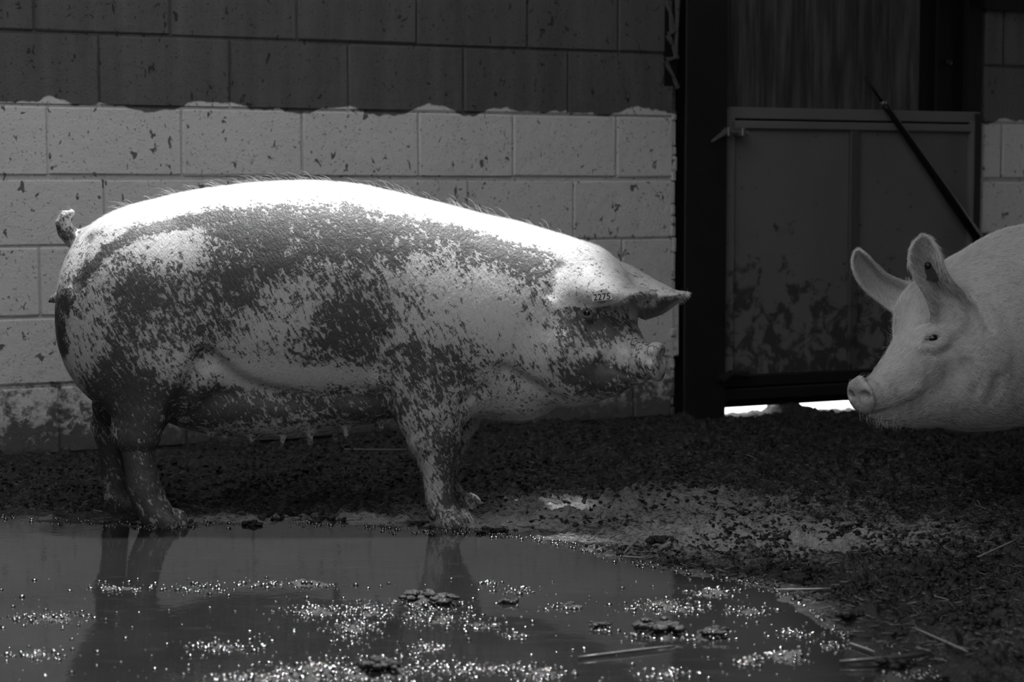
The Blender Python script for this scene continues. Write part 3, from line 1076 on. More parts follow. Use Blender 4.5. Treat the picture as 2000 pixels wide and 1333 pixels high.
# hams, shoulders, udder
g.ell(pt(255, 620, YN), (rp(140, YB), .115, rp(185, YB)), 0.06)
g.ell(pt(255, 620, YF), (rp(135, YB), .11, rp(180, YB)), 0.06)
g.ell(pt(330, 700, YN - .005), (rp(78, YB), .085, rp(100, YB)), 0.06, 0, 0.5)
g.ell(pt(330, 700, YF), (rp(76, YB), .08, rp(95, YB)), 0.06, 0, 0.5)
g.ell(pt(845, 690, YN), (rp(102, YB), .095, rp(150, YB)), 0.06)
g.ell(pt(845, 690, YF), (rp(100, YB), .09, rp(145, YB)), 0.06)
g.ell(pt(515, 785, YB - .01), (rp(225, YB), .140, rp(72, YB)), 0.022)
g.ell(pt(695, 783, YB - .03), (rp(98, YB), .125, rp(47, YB)), 0.025)
# near hind leg (stifle forward, hock back), far hind leg
Yh = 5.03
g.chain([(pt(*c, Yh + d), rp(r, Yh)) for c, r, d in [((300, 730), 80, .03), ((282, 800), 60, .01), ((270, 845), 47, 0), ((269, 882), 31, 0),
         ((275, 918), 31, 0), ((281, 952), 34, 0), ((290, 978), 33, 0), ((304, 1004), 34, 0)]], 0.035, 0.85)
g.ell(pt(238, 842, Yh + .005), (rp(17, Yh), .024, rp(26, Yh)), 0.03)
hoof(g, pt(322, 1033, Yh) * np.array([1, 1, 0]) + np.array([0, 0, -.006]), (0.94, -0.34), 1.05)
Yh2 = 5.30
g.chain([(pt(*c, Yh2), rp(r, Yh2)) for c, r in [((270, 730), 78), ((232, 795), 52), ((210, 830), 34), ((216, 868), 26), ((221, 905), 25), ((224, 945), 26), ((230, 975), 27), ((236, 990), 26)]], 0.035, 0.85)
hoof(g, np.array([pt(246, 1000, Yh2)[0], Yh2, -.006]), (0.97, -0.2))
# near foreleg, far foreleg
Yf = 5.03
g.chain([(pt(*c, Yf + d), rp(r, Yf)) for c, r, d in [((846, 740), 84, .03), ((840, 805), 68, .01), ((847, 850), 54, 0), ((853, 890), 40, 0), ((856, 925), 31.5, 0),
         ((857, 958), 27.5, 0), ((862, 985), 30, 0), ((870, 1008), 33, 0)]], 0.035, 0.85)
hoof(g, np.array([pt(882, 1033, Yf)[0], Yf - .01, -.006]), (0.93, -0.36), 1.05)
Yf2 = 5.31
g.chain([(pt(*c, Yf2), rp(r, Yf2)) for c, r in [((872, 760), 78), ((882, 815), 54), ((880, 852), 39), ((873, 885), 30), ((872, 920), 25), ((876, 955), 25), ((886, 980), 27)]], 0.035, 0.85)
hoof(g, np.array([pt(900, 1002, Yf2)[0], Yf2, -.006]), (0.97, -0.2))
# neck, dewlap, head turned a little to the viewer
g.chain([(pt(1000, 620, YB - .03), rp(165, YB)), (pt(1080, 620, YB - .06), rp(140, YB)), (pt(1120, 615, 5.11), rp(118, 5.1))], 0.06, 0.85)
g.ell(pt(1018, 752, YB - .05), (rp(78, YB), .10, rp(68, YB)), 0.03, 0, 0.0)
g.ell(pt(930, 742, YB - .03), (rp(110, YB), .13, rp(68, YB)), 0.04)
YAW = -math.radians(33)
g.ell(pt(1140, 590, 5.10), (.135, .092, rp(92, 5.1)), 0.05, YAW)
g.ell(pt(1112, 690, 5.06), (.120, .125, rp(88, 5.06)), 0.05, YAW)
g.ell(pt(1135, 740, 5.05), (.085, .085, rp(42, 5.05)), 0.05, YAW)
g.chain([(pt(1165, 640, 5.07), rp(70, 5)), (pt(1206, 672, 5.01), rp(52, 5)), (pt(1238, 693, 4.96), rp(36, 5)), (pt(1258, 702, 4.925), rp(30, 4.95))], 0.035)
g.chain([(pt(1140, 725, 5.05), rp(56, 5)), (pt(1190, 735, 4.99), rp(42, 5)), (pt(1228, 732, 4.95), rp(25, 4.95)), (pt(1250, 733, 4.925), rp(17, 4.95))], 0.025)
# snout: neck of the disc, then the disc itself with its thick rim
g.chain([(pt(1240, 706, 4.955), rp(35, 4.95)), (pt(1270, 708, 4.905), rp(29, 4.92))], 0.016)
sn = pt(1281, 708, 4.895)
SY = -0.50
g.ell(sn, (.017, .043, rp(39, 4.9)), 0.006, SY, 0.16)
g.ell(sn + np.array([0.004, -.002, .030]), (.017, .030, .018), 0.010, SY, 0.16)
hd = np.array([math.cos(SY), math.sin(SY), 0.14])
g.ell(sn + hd * 0.034, (.022, .031, rp(28, 4.9)), 0.008, SY, 0.16, cut=True)
for cx, cy in ((1270, 700), (1297, 702)):
    c = g.hit(cx, cy)
    g.ell(c, (.016, .0085, .0115), 0.004, YAW, 0, cut=True)
# mouth, folds of the face
g.groove([(1256, 744), (1236, 738), (1210, 728), (1190, 716), (1172, 700)], 0.0035, 0.012)
g.groove([(1164, 706), (1160, 722), (1166, 740)], 0.004, 0.018)
g.ridge([(1168, 690), (1152, 700), (1150, 720), (1160, 738)], 0.010, 0.03, 0.004)
g.groove([(1215, 668), (1226, 690), (1222, 712)], 0.004, 0.02)
# ears
near_ear = [[(1098, 588, 5.035), (1090, 558, 5.02), (1104, 526, 5.05), (1135, 508, 5.09), (1168, 504, 5.12)],
            [(1128, 601, 4.985), (1124, 570, 4.970), (1138, 540, 4.985), (1164, 522, 5.02), (1192, 522, 5.06)],
            [(1165, 597, 4.945), (1163, 574, 4.930), (1176, 554, 4.945), (1196, 541, 4.98), (1220, 540, 5.03)],
            [(1205, 589, 4.910), (1206, 575, 4.905), (1215, 563, 4.93), (1230, 556, 4.97), (1238, 575, 5.01)],
            [(1238, 574, 4.895), (1243, 568, 4.912), (1252, 564, 4.95), (1258, 577, 4.99), (1248, 597, 5.00)],
            [(1266, 571, 4.912), (1271, 569, 4.925), (1278, 570, 4.95), (1282, 580, 4.975), (1272, 594, 4.975)]]
P_, R_, E1 = ear_points(near_ear, .0075, .0038)
g.cloud(P_[:2000], R_[:2000], 0.016)
g.cloud(P_[1900:], R_[1900:], 0.005)
far_ear = [[(1185, 545, 5.10), (1190, 525, 5.13), (1205, 516, 5.17), (1215, 535, 5.21), (1216, 595, 5.22)],
           [(1215, 558, 5.07), (1222, 536, 5.10), (1235, 525, 5.15), (1240, 550, 5.20), (1238, 610, 5.21)],
           [(1250, 573, 5.04), (1255, 553, 5.07), (1265, 543, 5.12), (1268, 570, 5.16), (1260, 620, 5.18)],
           [(1285, 579, 5.01), (1288, 565, 5.03), (1296, 559, 5.07), (1300, 582, 5.11), (1290, 612, 5.12)],
           [(1315, 577, 4.99), (1316, 572, 5.01), (1320, 570, 5.03), (1322, 579, 5.05), (1314, 597, 5.05)],
           [(1336, 574, 4.98), (1338, 572, 4.985), (1340, 572, 4.99), (1339, 575, 5.0), (1330, 583, 5.005)]]
P_, R_, E2 = ear_points(far_ear, .0075, .0040)
g.cloud(P_[:1500], R_[:1500], 0.016)
g.cloud(P_[1400:], R_[1400:], 0.005)
# eye socket, lids
ec = g.hit(1147, 612)
g.ell(ec + np.array([0, .004, -.004]), (.026, .012, .019), 0.02, YAW)
ec = g.hit(1147, 612)
g.ell(ec + np.array([0, -.002, 0]), (.0125, .012, .0062), 0.003, YAW, 0.25, cut=True)
EYE1 = ec + np.array([0.0, .0135, 0])
g.groove([(1166, 618), (1160, 634), (1146, 648)], 0.003, 0.014)
g.groove([(1128, 606), (1133, 624), (1150, 632)], 0.002, 0.012)
# folds of the body: behind the elbow, flank, jaw
g.groove([(746, 670), (747, 720), (754, 775)], 0.008, 0.035, 0.002)
g.ridge([(738, 680), (738, 740)], 0.010, 0.04, 0.006)
g.groove([(396, 706), (372, 756), (350, 798), (334, 830)], 0.010, 0.045, 0.003)
g.groove([(404, 692), (432, 718), (460, 742), (505, 760), (560, 774)], 0.008, 0.04, 0.002)
g.groove([(1078, 776), (1050, 758), (1015, 742), (985, 725)], 0.006, 0.04)
g.groove([(1093, 520), (1084, 545), (1076, 575)], 0.004, 0.025)
g.groove([(905, 790), (925, 772), (945, 760)], 0.004, 0.03)
g.groove([(170, 470), (154, 505), (146, 550)], 0.004, 0.04)
# tail, vulva, teats
g.chain([(pt(172, 470, YB), rp(22, YB)), (pt(146, 468, YB - .01), rp(19, YB)), (pt(129, 452, YB - .02), rp(17, YB)), (pt(123, 437, YB - .025), rp(14.5, YB)),
         (pt(128, 423, YB - .03), rp(11.5, YB)), (pt(139, 416, YB - .03), rp(7.5, YB))], 0.022)
g.chain([(pt(122, 580, YB), rp(17, YB)), (pt(106, 584, YB), rp(9, YB)), (pt(98, 589, YB), rp(4, YB))], 0.012)
for tx, ty, L in [(440, 836, 22), (492, 842, 24), (552, 845, 24), (606, 847, 26), (655, 843, 20), (676, 836, 18), (735, 815, 22), (745, 816, 26), (412, 838, 16)]:
    Yt = 5.10 if tx not in (655, 735) else 5.22
    g.chain([(pt(tx, ty - 14, Yt), rp(13, Yt)), (pt(tx, ty, Yt), rp(6.5, Yt)), (pt(tx, ty + L * 0.72, Yt), rp(5.0, Yt))], 0.014)

# where mud sticks to her side: picture x, y, half extents, amount
MUDS = [(600, 452, 190, 52, .50), (520, 440, 120, 50, .28), (720, 470, 110, 42, .5), (480, 520, 80, 70, .5), (560, 500, 120, 40, .35), (700, 600, 60, 90, .45), (690, 660, 75, 60, .40),
        (270, 545, 95, 55, .42), (310, 610, 90, 70, .34), (230, 650, 60, 70, .25), (300, 765, 95, 50, .50), (210, 740, 45, 55, .48), (400, 670, 50, 60, .3),
        (860, 700, 95, 60, .48), (820, 790, 40, 70, .35), (1010, 510, 95, 45, .42), (1050, 560, 50, 60, .30), (900, 450, 80, 30, .5), (960, 480, 70, 34, .4),
        (1150, 640, 50, 35, .36), (1195, 745, 60, 30, .60), (1160, 730, 45, 40, .25), (1210, 640, 35, 40, .40), (1100, 720, 40, 40, .25),(1090,650,25,60,.25),
        (560, 795, 210, 38, .55), (740, 800, 45, 30, .35), (420, 800, 60, 50, .35), (280, 850, 60, 60, .42), (280, 940, 60, 80, .48), (220, 880, 50, 130, .5), (860, 900, 60, 90, .22),
        (850, 1000, 70, 40, .35), (300, 1010, 70, 40, .6), (885, 900, 25, 120, .35), (620, 640, 80, 60, .15), (450, 600, 60, 60, .28), (1280, 735, 25, 14, .25), (1245, 700, 25, 25, .12), (1150, 690, 60, 70, .18), (1120, 610, 30, 40, .22),
        (550, 690, 90, 25, .20), (1130, 580, 90, 60, .05)]
CLEAN = [(330, 480, 70, 28, .35), (950, 610, 90, 70, .25), (480, 722, 90, 22, .35), (620, 735, 120, 18, .35), (200, 560, 25, 60, .25), (1160, 555, 80, 40, .35), (1060, 680, 45, 40, .15), (360, 720, 40, 30, .2), (1210, 690, 22, 16, .2)]
STRIPE = [(122, 690), (118, 620), (140, 575), (165, 535), (205, 490), (260, 460), (330, 440), (430, 418)]
TOPX = np.array([100, 200, 300, 430, 520, 600, 700, 780, 850, 950, 1050, 1120, 1180])
TOPY = np.array([430, 440, 425, 402, 392, 386, 392, 410, 430, 455, 478, 500, 520])


def mud1(co, no):
    x, y = to_px(co)
    m = np.full(len(co), 0.35)
    for a, b, rx, ry, k in MUDS: m += k * np.exp(-(((x - a) / rx) ** 2 + ((y - b) / ry) ** 2))
    for a, b, rx, ry, k in CLEAN: m -= k * np.exp(-(((x - a) / rx) ** 2 + ((y - b) / ry) ** 2))
    d = np.full(len(co), 1e9)
    for (ax, ay), (bx, by) in zip(STRIPE[:-1], STRIPE[1:]):
        t = np.clip(((x - ax) * (bx - ax) + (y - ay) * (by - ay)) / ((bx - ax) ** 2 + (by - ay) ** 2), 0, 1)
        d = np.minimum(d, np.hypot(x - ax - t * (bx - ax), y - ay - t * (by - ay)))
    m += 0.75 * np.exp(-(d / 11.0) ** 2)
    d2 = np.minimum(np.hypot(x - 354, (y - 480) * .18), np.hypot(x - 440, (y - 450) * .3))
    m += 0.45 * np.exp(-(d2 / 5.0) ** 2)
    # the clean back and the clean ears
    line = np.interp(x, TOPX, TOPY)
    clean = np.clip((line + 14 - y) / 22.0, 0, 1)
    m = m + 0.5 * (x < 135) * np.exp(-((y - 595) / 30) ** 2)
    m = m * (1 - clean) + 0.03 * clean
    m = m + 0.35 * ((x < 150) & (y < 470) & (co[:, 0] < pt(152, 400, YB)[0]))
    ear = ((x > 1085) & (y < 600) & (y > 480) & (co[:, 1] < 5.06)) | ((x > 1228) & (y < 625))
    m = np.where(ear, 0.22, m)
    far = co[:, 1] > YB + 0.03
    m = np.where(far & (y > 520) & (y < 780), 0.4, m)
    return m


pig1 = empty('sow', (0.0, YB, 0.0))
tag(pig1, 'big mud-splashed sow with floppy ears standing side-on by the puddle', 'pig')
body1, co1, no1, Q1, m1 = body_object('body', g, M_SKIN1, pig1, mud1)


def eyeball(c, r, parent):
    bm = bmesh.new()
    bmesh.ops.create_uvsphere(bm, u_segments=20, v_segments=14, radius=r)
    ob = bm_obj('eye', bm, M_EYE, parent, True)
    ob.location = Vector(c) - Vector(parent.location)
    return ob


eyeball(EYE1, 0.012, pig1)


def dir1(p):
    d = np.tile(np.array([-0.85, 0.0, -0.5]), (len(p), 1))
    x, y = to_px(p)
    leg = y > 800
    d[leg] = (-0.3, 0, -1.0)
    hdm = x > 1150
    d[hdm] = (-0.8, 0.3, 0.4)
    fl = (x > 380) & (x < 760) & (y < 520)
    d[fl] = (-0.45, 0, -0.85)
    top = y < 470
    d[top & (x < 300)] = (-0.9, 0, -0.4)
    return d


xq, yq = to_px(co1)
wt = np.clip(1.15 - m1 * 1.5, 0.03, 1.0) * np.clip((1245 - xq) / 30, 0.02, 1)
bristles('bristles', co1, no1, Q1, 42000, dir1, 0.013, 0.00012, M_HAIR1, pig1, 3, 0.20, wt)
# longer bristles along the crest of the back, over the neck and round the rims of the ears
xq, yq = to_px(co1)
crest = ((no1[:, 2] > 0.85) & (np.abs(co1[:, 1] - YB) < 0.06) & (xq > 230) & (xq < 1200)).astype(float)
bristles('crest_bristles', co1, no1, Q1, 160, lambda p: np.tile(np.array([-0.8, 0, 0.25]), (len(p), 1)), 0.032, 0.00022, M_HAIR1, pig1, 5, 0.55, crest + 1e-9)


def rim_hairs(name, edges, n, L, parent, out, mat, seed):
    """short hairs standing off the rim of an ear"""
    r = np.random.default_rng(seed)
    pos = []
    for E in edges:
        for _ in range(n):
            i = r.integers(0, len(E) - 1); t = r.random()
            p = E[i] * (1 - t) + E[i + 1] * t
            d = out + r.normal(0, 0.35, 3); d /= np.linalg.norm(d)
            l = L * r.uniform(.5, 1.3)
            pos.append([p, p + d * l * .5, p + d * l + np.array([0, 0, -.15 * l])])
    pos = np.array(pos) - np.array(parent.location)
    hc = bpy.data.hair_curves.new(name); hc.add_curves([3] * len(pos))
    hc.points.foreach_set('position', pos.astype(np.float32).ravel())
    hc.points.foreach_set('radius', np.tile(np.array([.00024, .0002, .00008], np.float32), len(pos)))
    hc.materials.append(mat)
    ob = bpy.data.objects.new(name, hc); COL.objects.link(ob); ob.parent = parent; ob['kind'] = 'stuff'


rim_hairs('ear_hairs', [E1[20:, 0], E1[30:, -1], E1[-1]], 160, 0.012, pig1, np.array([.7, -.3, -.45]), M_HAIR1, 8)
rim_hairs('ear_hairs', [E2[10:, -1], E2[25:, 0], E2[-1]], 190, 0.012, pig1, np.array([.8, -.1, -.4]), M_HAIR1, 9)
rim_hairs('ear_hairs', [E1[:22, 0]], 90, 0.018, pig1, np.array([.1, -.4, -.9]), M_HAIR1, 10)

# ear tag with her number, lying on the near ear
tree1 = BVHTree.FromPolygons([tuple(v) for v in co1], [tuple(q_) for q_ in Q1])


def surf(px_, py_, tree):
    d = Vector(ray(px_, py_)).normalized()
    loc, nor, i, dist = tree.ray_cast(Vector(EYE), d)
    return loc, nor


pts_t = {}
for key, (a, b) in {'l': (1160, 582), 'r': (1198, 578), 'c': (1178, 580), 't': (1180, 566), 'b': (1178, 588)}.items():
    L_, N_t = surf(a, b, tree1)
    pts_t[key] = L_ if L_ is not None else Vector(pt(a, b, 4.92))
xa = (pts_t['r'] - pts_t['l']).normalized()
cen = pts_t['c']
nrm = xa.cross((pts_t['t'] - pts_t['b']).normalized()).normalized()
if nrm.y > 0: nrm = -nrm
nrm = (nrm * 0.5 + (Vector(EYE) - cen).normalized() * 0.5).normalized()
xa = (xa - nrm * xa.dot(nrm)).normalized()
ya = nrm.cross(xa)
TM = Matrix((xa, ya, nrm)).transposed()
sc_ = 4.93 / FPX
out = [(-20, -7), (20, -7), (21, 4), (14, 11), (4, 15), (-6, 13), (-16, 8), (-21, 2)]
bm = bmesh.new()
lo_ = [bm.verts.new((x_ * sc_, y_ * sc_, 0)) for x_, y_ in out]
hi_ = [bm.verts.new((x_ * sc_, y_ * sc_, 0.0016)) for x_, y_ in out]
bm.faces.new(lo_[::-1]); bm.faces.new(hi_)
for i in range(len(out)):
    j = (i + 1) % len(out); bm.faces.new((lo_[i], lo_[j], hi_[j], hi_[i]))
etag = bm_obj('ear_tag', bm, M_TAG, pig1)
etag['label'] = 'pale ear tag numbered 2275'
etag.matrix_local = Matrix.Translation(cen + nrm * 0.010 - Vector(pig1.location)) @ TM.to_4x4()
fc = bpy.data.curves.new('tag_number', 'FONT')
fc.body = '2275'; fc.size = 17.5 * sc_; fc.align_x = 'CENTER'; fc.align_y = 'CENTER'; fc.extrude = 0.0003; fc.offset = 0.00012
tmp = bpy.data.objects.new('tmp', fc); COL.objects.link(tmp)
dg = bpy.context.evaluated_depsgraph_get()
tme = bpy.data.meshes.new_from_object(tmp.evaluated_get(dg))
bpy.data.objects.remove(tmp)
tme.materials.clear()
num = link('tag_number', tme, M_INK, etag)
num.location = (0, -0.5 * sc_, 0.0021)
bm = bmesh.new()
bmesh.ops.create_uvsphere(bm, u_segments=10, v_segments=6, radius=1.6 * sc_, matrix=Matrix.Translation((0, 11 * sc_, 0.002)))
link_pin = bm_obj('tag_pin', bm, M_INK, etag)

# ------------------------------------------------------------------ pig two: the clean sow looking in from the right
YC = 5.42
g2 = Grid((pt(1655, 400, 5.0)[0], 4.92, -0.02), (2.62, 6.05, 0.90), 0.0052)
Y2 = -math.pi + math.radians(24)          # heading of her head (to the left and towards the viewer)
# trunk to the right, out of the frame
pxs = [(1.06, .50, .36, .05, 5.44), (1.14, .60, .27, .15, 5.44), (1.25, .678, .235, .205, 5.46), (1.38, .728, .215, .24, 5.48), (1.6, .80, .27, .26, 5.50), (1.85, .87, .27, .27, 5.53), (2.1, .87, .28, .265, 5.56), (2.3, .85, .32, .24, 5.58), (2.44, .78, .40, .17, 5.59), (2.50, .68, .5, .06, 5.60)]
g2.loft([a[0] for a in pxs], [a[1] for a in pxs], [a[2] for a in pxs], [a[3] for a in pxs], [a[4] for a in pxs], 2.15, 0.03)
for lx, ly, fw in ((1.62, 5.36, 1), (1.66, 5.64, 1), (2.26, 5.42, 0), (2.30, 5.70, 0)):
    if fw:
        g2.chain([((lx, ly, .45), .10), ((lx, ly, .30), .062), ((lx, ly, .19), .040), ((lx, ly, .10), .036), ((lx - .02, ly, .05), .04)], 0.05)
    else:
        g2.chain([((lx, ly, .50), .14), ((lx - .03, ly, .36), .085), ((lx + .05, ly, .24), .046), ((lx + .03, ly, .12), .038), ((lx, ly, .05), .04)], 0.05)
    hoof(g2, (lx - .04, ly, -.006), (-1, 0))
# neck and head
g2.chain([(pt(2000, 640, 5.46), rp(190, 5.46)), (pt(1935, 655, 5.40), rp(168, 5.4)), (pt(1900, 668, 5.35), rp(140, 5.35))], 0.05)
g2.ell(pt(1842, 622, 5.32), (.132, .105, rp(88, 5.3)), 0.05, Y2)
g2.ell(pt(1876, 735, 5.29), (.125, .13, rp(100, 5.3)), 0.05, Y2)
g2.ell(pt(1930, 760, 5.34), (.15, .14, rp(76, 5.3)), 0.05, Y2)
g2.chain([(pt(1825, 672, 5.27), rp(72, 5.27)), (pt(1790, 715, 5.21), rp(62, 5.2)), (pt(1748, 750, 5.14), rp(50, 5.15)), (pt(1720, 768, 5.095), rp(40, 5.1)), (pt(1704, 773, 5.075), rp(32, 5.07))], 0.035)
g2.chain([(pt(1850, 772, 5.25), rp(62, 5.2)), (pt(1790, 790, 5.18), rp(45, 5.2)), (pt(1735, 802, 5.11), rp(27, 5.1)), (pt(1708, 802, 5.08), rp(17, 5.1))], 0.03)
sn2 = pt(1682, 774, 5.045)
HY2 = math.pi + math.radians(24)
g2.ell(sn2, (.016, .044, rp(38, 5.05)), 0.006, math.radians(38), 0.28)
hd2 = np.array([-math.cos(math.radians(38)), -math.sin(math.radians(38)), -0.20])
g2.ell(sn2 + hd2 * 0.034, (.022, .034, rp(28, 5.05)), 0.012, math.radians(38), 0.28, cut=True)
c = g2.hit(1690, 774)
g2.ell(c, (.011, .012, .012), 0.008, math.radians(60), -0.4, cut=True)
c = sn2 + np.array([-.012, .02, .004])
g2.ell(c + hd2 * 0.012, (.014, .009, .010), 0.006, math.radians(38), 0, cut=True)
g2.ridge([(1680, 740), (1694, 745), (1704, 758)], 0.007, 0.014, 0.002)
# mouth line, cheek folds
g2.groove([(1700, 812), (1722, 808), (1748, 797), (1772, 782), (1790, 768), (1806, 765)], 0.006, 0.012, 0.0)
g2.ridge([(1768, 768), (1790, 758)], 0.008, 0.03, 0.002)
g2.groove([(1888, 712), (1905, 738), (1912, 760)], 0.004, 0.03)
g2.groove([(1935, 780), (1945, 755), (1950, 740)], 0.004, 0.03)
g2.groove([(1893, 568), (1912, 600), (1932, 642)], 0.004, 0.022)
# ears
e_far = [[(1741, 606, 5.33), (1750, 590, 5.36), (1763, 574, 5.38), (1778, 560, 5.38)],
         [(1716, 588, 5.33), (1727, 571, 5.37), (1741, 556, 5.38), (1754, 549, 5.36)],
         [(1690, 567, 5.32), (1702, 550, 5.365), (1717, 538, 5.37), (1729, 538, 5.34)],
         [(1672, 542, 5.31), (1684, 524, 5.35), (1698, 512, 5.355), (1710, 518, 5.32)],
         [(1664, 514, 5.31), (1674, 504, 5.335), (1685, 498, 5.335), (1697, 502, 5.31)],
         [(1668, 494, 5.31), (1673, 489, 5.318), (1678, 487, 5.318), (1685, 491, 5.31)]]
P_, R_, E3 = ear_points(e_far, .0075, .0042)
g2.cloud(P_, R_, 0.018)
e_near = [[(1826, 628, 5.20), (1848, 640, 5.22), (1872, 632, 5.22), (1892, 600, 5.20)],
          [(1813, 584, 5.16), (1834, 592, 5.21), (1856, 592, 5.22), (1878, 572, 5.17)],
          [(1796, 554, 5.14), (1815, 556, 5.195), (1836, 554, 5.20), (1857, 550, 5.14)],
          [(1778, 522, 5.13), (1798, 517, 5.175), (1822, 517, 5.18), (1843, 524, 5.13)],
          [(1777, 492, 5.13), (1796, 487, 5.16), (1818, 488, 5.165), (1836, 499, 5.13)],
          [(1787, 472, 5.135), (1800, 468, 5.15), (1814, 468, 5.15), (1826, 477, 5.135)],
          [(1798, 461, 5.14), (1803, 460, 5.143), (1808, 460, 5.143), (1814, 464, 5.14)]]
P_, R_, E4 = ear_points(e_near, .008, .0042)
g2.cloud(P_, R_, 0.018)
# swelling at the root of the near ear
g2.ridge([(1846, 585), (1866, 600), (1878, 622), (1874, 636)], 0.011, 0.02, 0.0)
# eye
ec = g2.hit(1822, 662)
g2.ell(ec + np.array([0, .004, -.002]), (.030, .012, .020), 0.025, Y2)
g2.ridge([(1786, 664), (1804, 648), (1826, 644), (1850, 654)], 0.010, 0.018, 0.002)
g2.ridge([(1804, 676), (1824, 680), (1844, 670)], 0.008, 0.016, 0.002)
g2.groove([(1796, 692), (1822, 696), (1850, 684)], 0.004, 0.016)
g2.groove([(1786, 640), (1808, 632), (1834, 634)], 0.004, 0.016)
ec = g2.hit(1824, 662)
g2.ell(ec + np.array([0, -.002, 0]), (.021, .015, .0078), 0.003, Y2, -0.25, cut=True)
EYE2 = ec + np.array([0.0, .0145, 0])
g2.groove([(1812, 665), (1804, 674)], 0.002, 0.008)


def dust_shade2(co, no):
    x, y = to_px(co)
    m = np.full(len(co), 0.16)  # dust, plus painted shade on jaw, neck, mouth, eye and inner ear
    for a, b, rx, ry, k in [(1730, 745, 45, 22, .34), (1820, 695, 45, 22, .26), (1770, 640, 35, 45, -.16), (1780, 800, 70, 25, .34), (1930, 795, 80, 50, .36), (1836, 562, 16, 30, .75),
                            (1985, 770, 60, 60, .40), (1821, 662, 17, 7, .6), (1900, 720, 40, 50, .12), (1722, 808, 14, 5, .3), (1750, 797, 16, 5, .4), (1778, 778, 16, 5, .45), (1799, 765, 12, 6, .45),
                            (1690, 775, 10, 12, .35), (1812, 524, 20, 26, .3), (1693, 530, 18, 30, .22), (1880, 620, 30, 40, .15)]:
        m += k * np.exp(-(((x - a) / rx) ** 2 + ((y - b) / ry) ** 2))
    return m


pig2 = empty('sow', (1.9, 5.54, 0.0))
tag(pig2, 'clean pale sow with upright ears looking in at the right edge', 'pig')
body2, co2, no2, Q2, m2 = body_object('body', g2, M_SKIN2, pig2, dust_shade2)
eyeball(EYE2, 0.013, pig2)


def dir2(p):
    x, y = to_px(p)
    d = np.tile(np.array([0.9, 0.1, -0.45]), (len(p), 1))
    f = (x < 1830) & (y > 690)
    d[f] = (0.9, 0.3, 0.35)
    f = (x < 1800) & (y <= 690) & (y > 560)
    d[f] = (0.3, 0.1, 0.9)
    return d


xq, yq = to_px(co2)
vis = (np.clip((2040 - xq) / 20, 0.0, 1.0) + 0.001) * np.clip((xq - 1705) / 30, 0.03, 1)
bristles('bristles', co2, no2, Q2, 26000, dir2, 0.017, 0.00018, M_HAIR2, pig2, 13, 0.22, vis * ((co2[:, 1] < 5.6) + .02))
brow = np.exp(-(((xq - 1765) / 25) ** 2 + ((yq - 650) / 45) ** 2))
bristles('brow_bristles', co2, no2, Q2, 420, lambda p: np.tile(np.array([-0.6, -0.3, 0.2]), (len(p), 1)), 0.026, 0.00022, M_HAIR2, pig2, 14, 0.5, brow + 1e-9)
chin = np.exp(-(((xq - 1715) / 35) ** 2 + ((yq - 822) / 14) ** 2))
bristles('chin_bristles', co2, no2, Q2, 170, lambda p: np.tile(np.array([-0.1, -0.2, -1.0]), (len(p), 1)), 0.016, 0.00022, M_HAIR2, pig2, 15, 0.8, chin + 1e-9)
rim_hairs('ear_hairs', [E3[15:, 0], E3[30:, -1], E3[-1]], 130, 0.008, pig2, np.array([-.5, -.2, .4]), M_HAIR2, 18)
rim_hairs('ear_hairs', [E4[30:, 0], E4[-1]], 150, 0.008, pig2, np.array([-.5, -.2, .4]), M_HAIR2, 19)
rim_hairs('ear_hairs', [E4[30:, -1]], 120, 0.008, pig2, np.array([.6, -.2, .3]), M_HAIR2, 20)
rim_hairs('poll_hairs', [np.array([pt(1768, 556, 5.3), pt(1796, 548, 5.28)])], 60, 0.022, pig2, np.array([.2, -.1, .9]), M_HAIR2, 21)

# ear tag in her near ear: a dark flap under a round button
tree2 = BVHTree.FromPolygons([tuple(v) for v in co2], [tuple(q_) for q_ in Q2])
lc, nr = surf(1814, 532, tree2)
if lc is None: lc = Vector(pt(1814, 532, 5.16))
nv = (Vector(EYE) - lc).normalized()
xa = Vector((1, 0, 0)); xa = (xa - nv * xa.dot(nv)).normalized(); ya = nv.cross(xa)
TM = Matrix((xa, ya, nv)).transposed()
s2 = 5.16 / FPX
out = [(-20, -8), (-6, -16), (16, -14), (20, 2), (10, 16), (-4, 15), (-18, 0)]
bm = bmesh.new()
lo_ = [bm.verts.new((x_ * s2, y_ * s2, 0)) for x_, y_ in out]
hi_ = [bm.verts.new((x_ * s2, y_ * s2, 0.002)) for x_, y_ in out]
bm.faces.new(lo_[::-1]); bm.faces.new(hi_)
for i in range(len(out)):
    j = (i + 1) % len(out); bm.faces.new((lo_[i], lo_[j], hi_[j], hi_[i]))
et2 = bm_obj('ear_tag', bm, M_TAGDARK, pig2)
et2['label'] = 'dark ear tag with a round button'
et2.matrix_local = Matrix.Translation(lc + nv * 0.008 - Vector(pig2.location)) @ TM.to_4x4()
bm = bmesh.new()
bmesh.ops.create_uvsphere(bm, u_segments=16, v_segments=10, radius=1.0)
for v in bm.verts: v.co = Vector((v.co.x * 7 * s2, v.co.y * 7 * s2, v.co.z * 4 * s2)) + Vector((-2 * s2, 13 * s2, 0.004))
bm_obj('tag_button', bm, M_TAGDARK, et2, True)

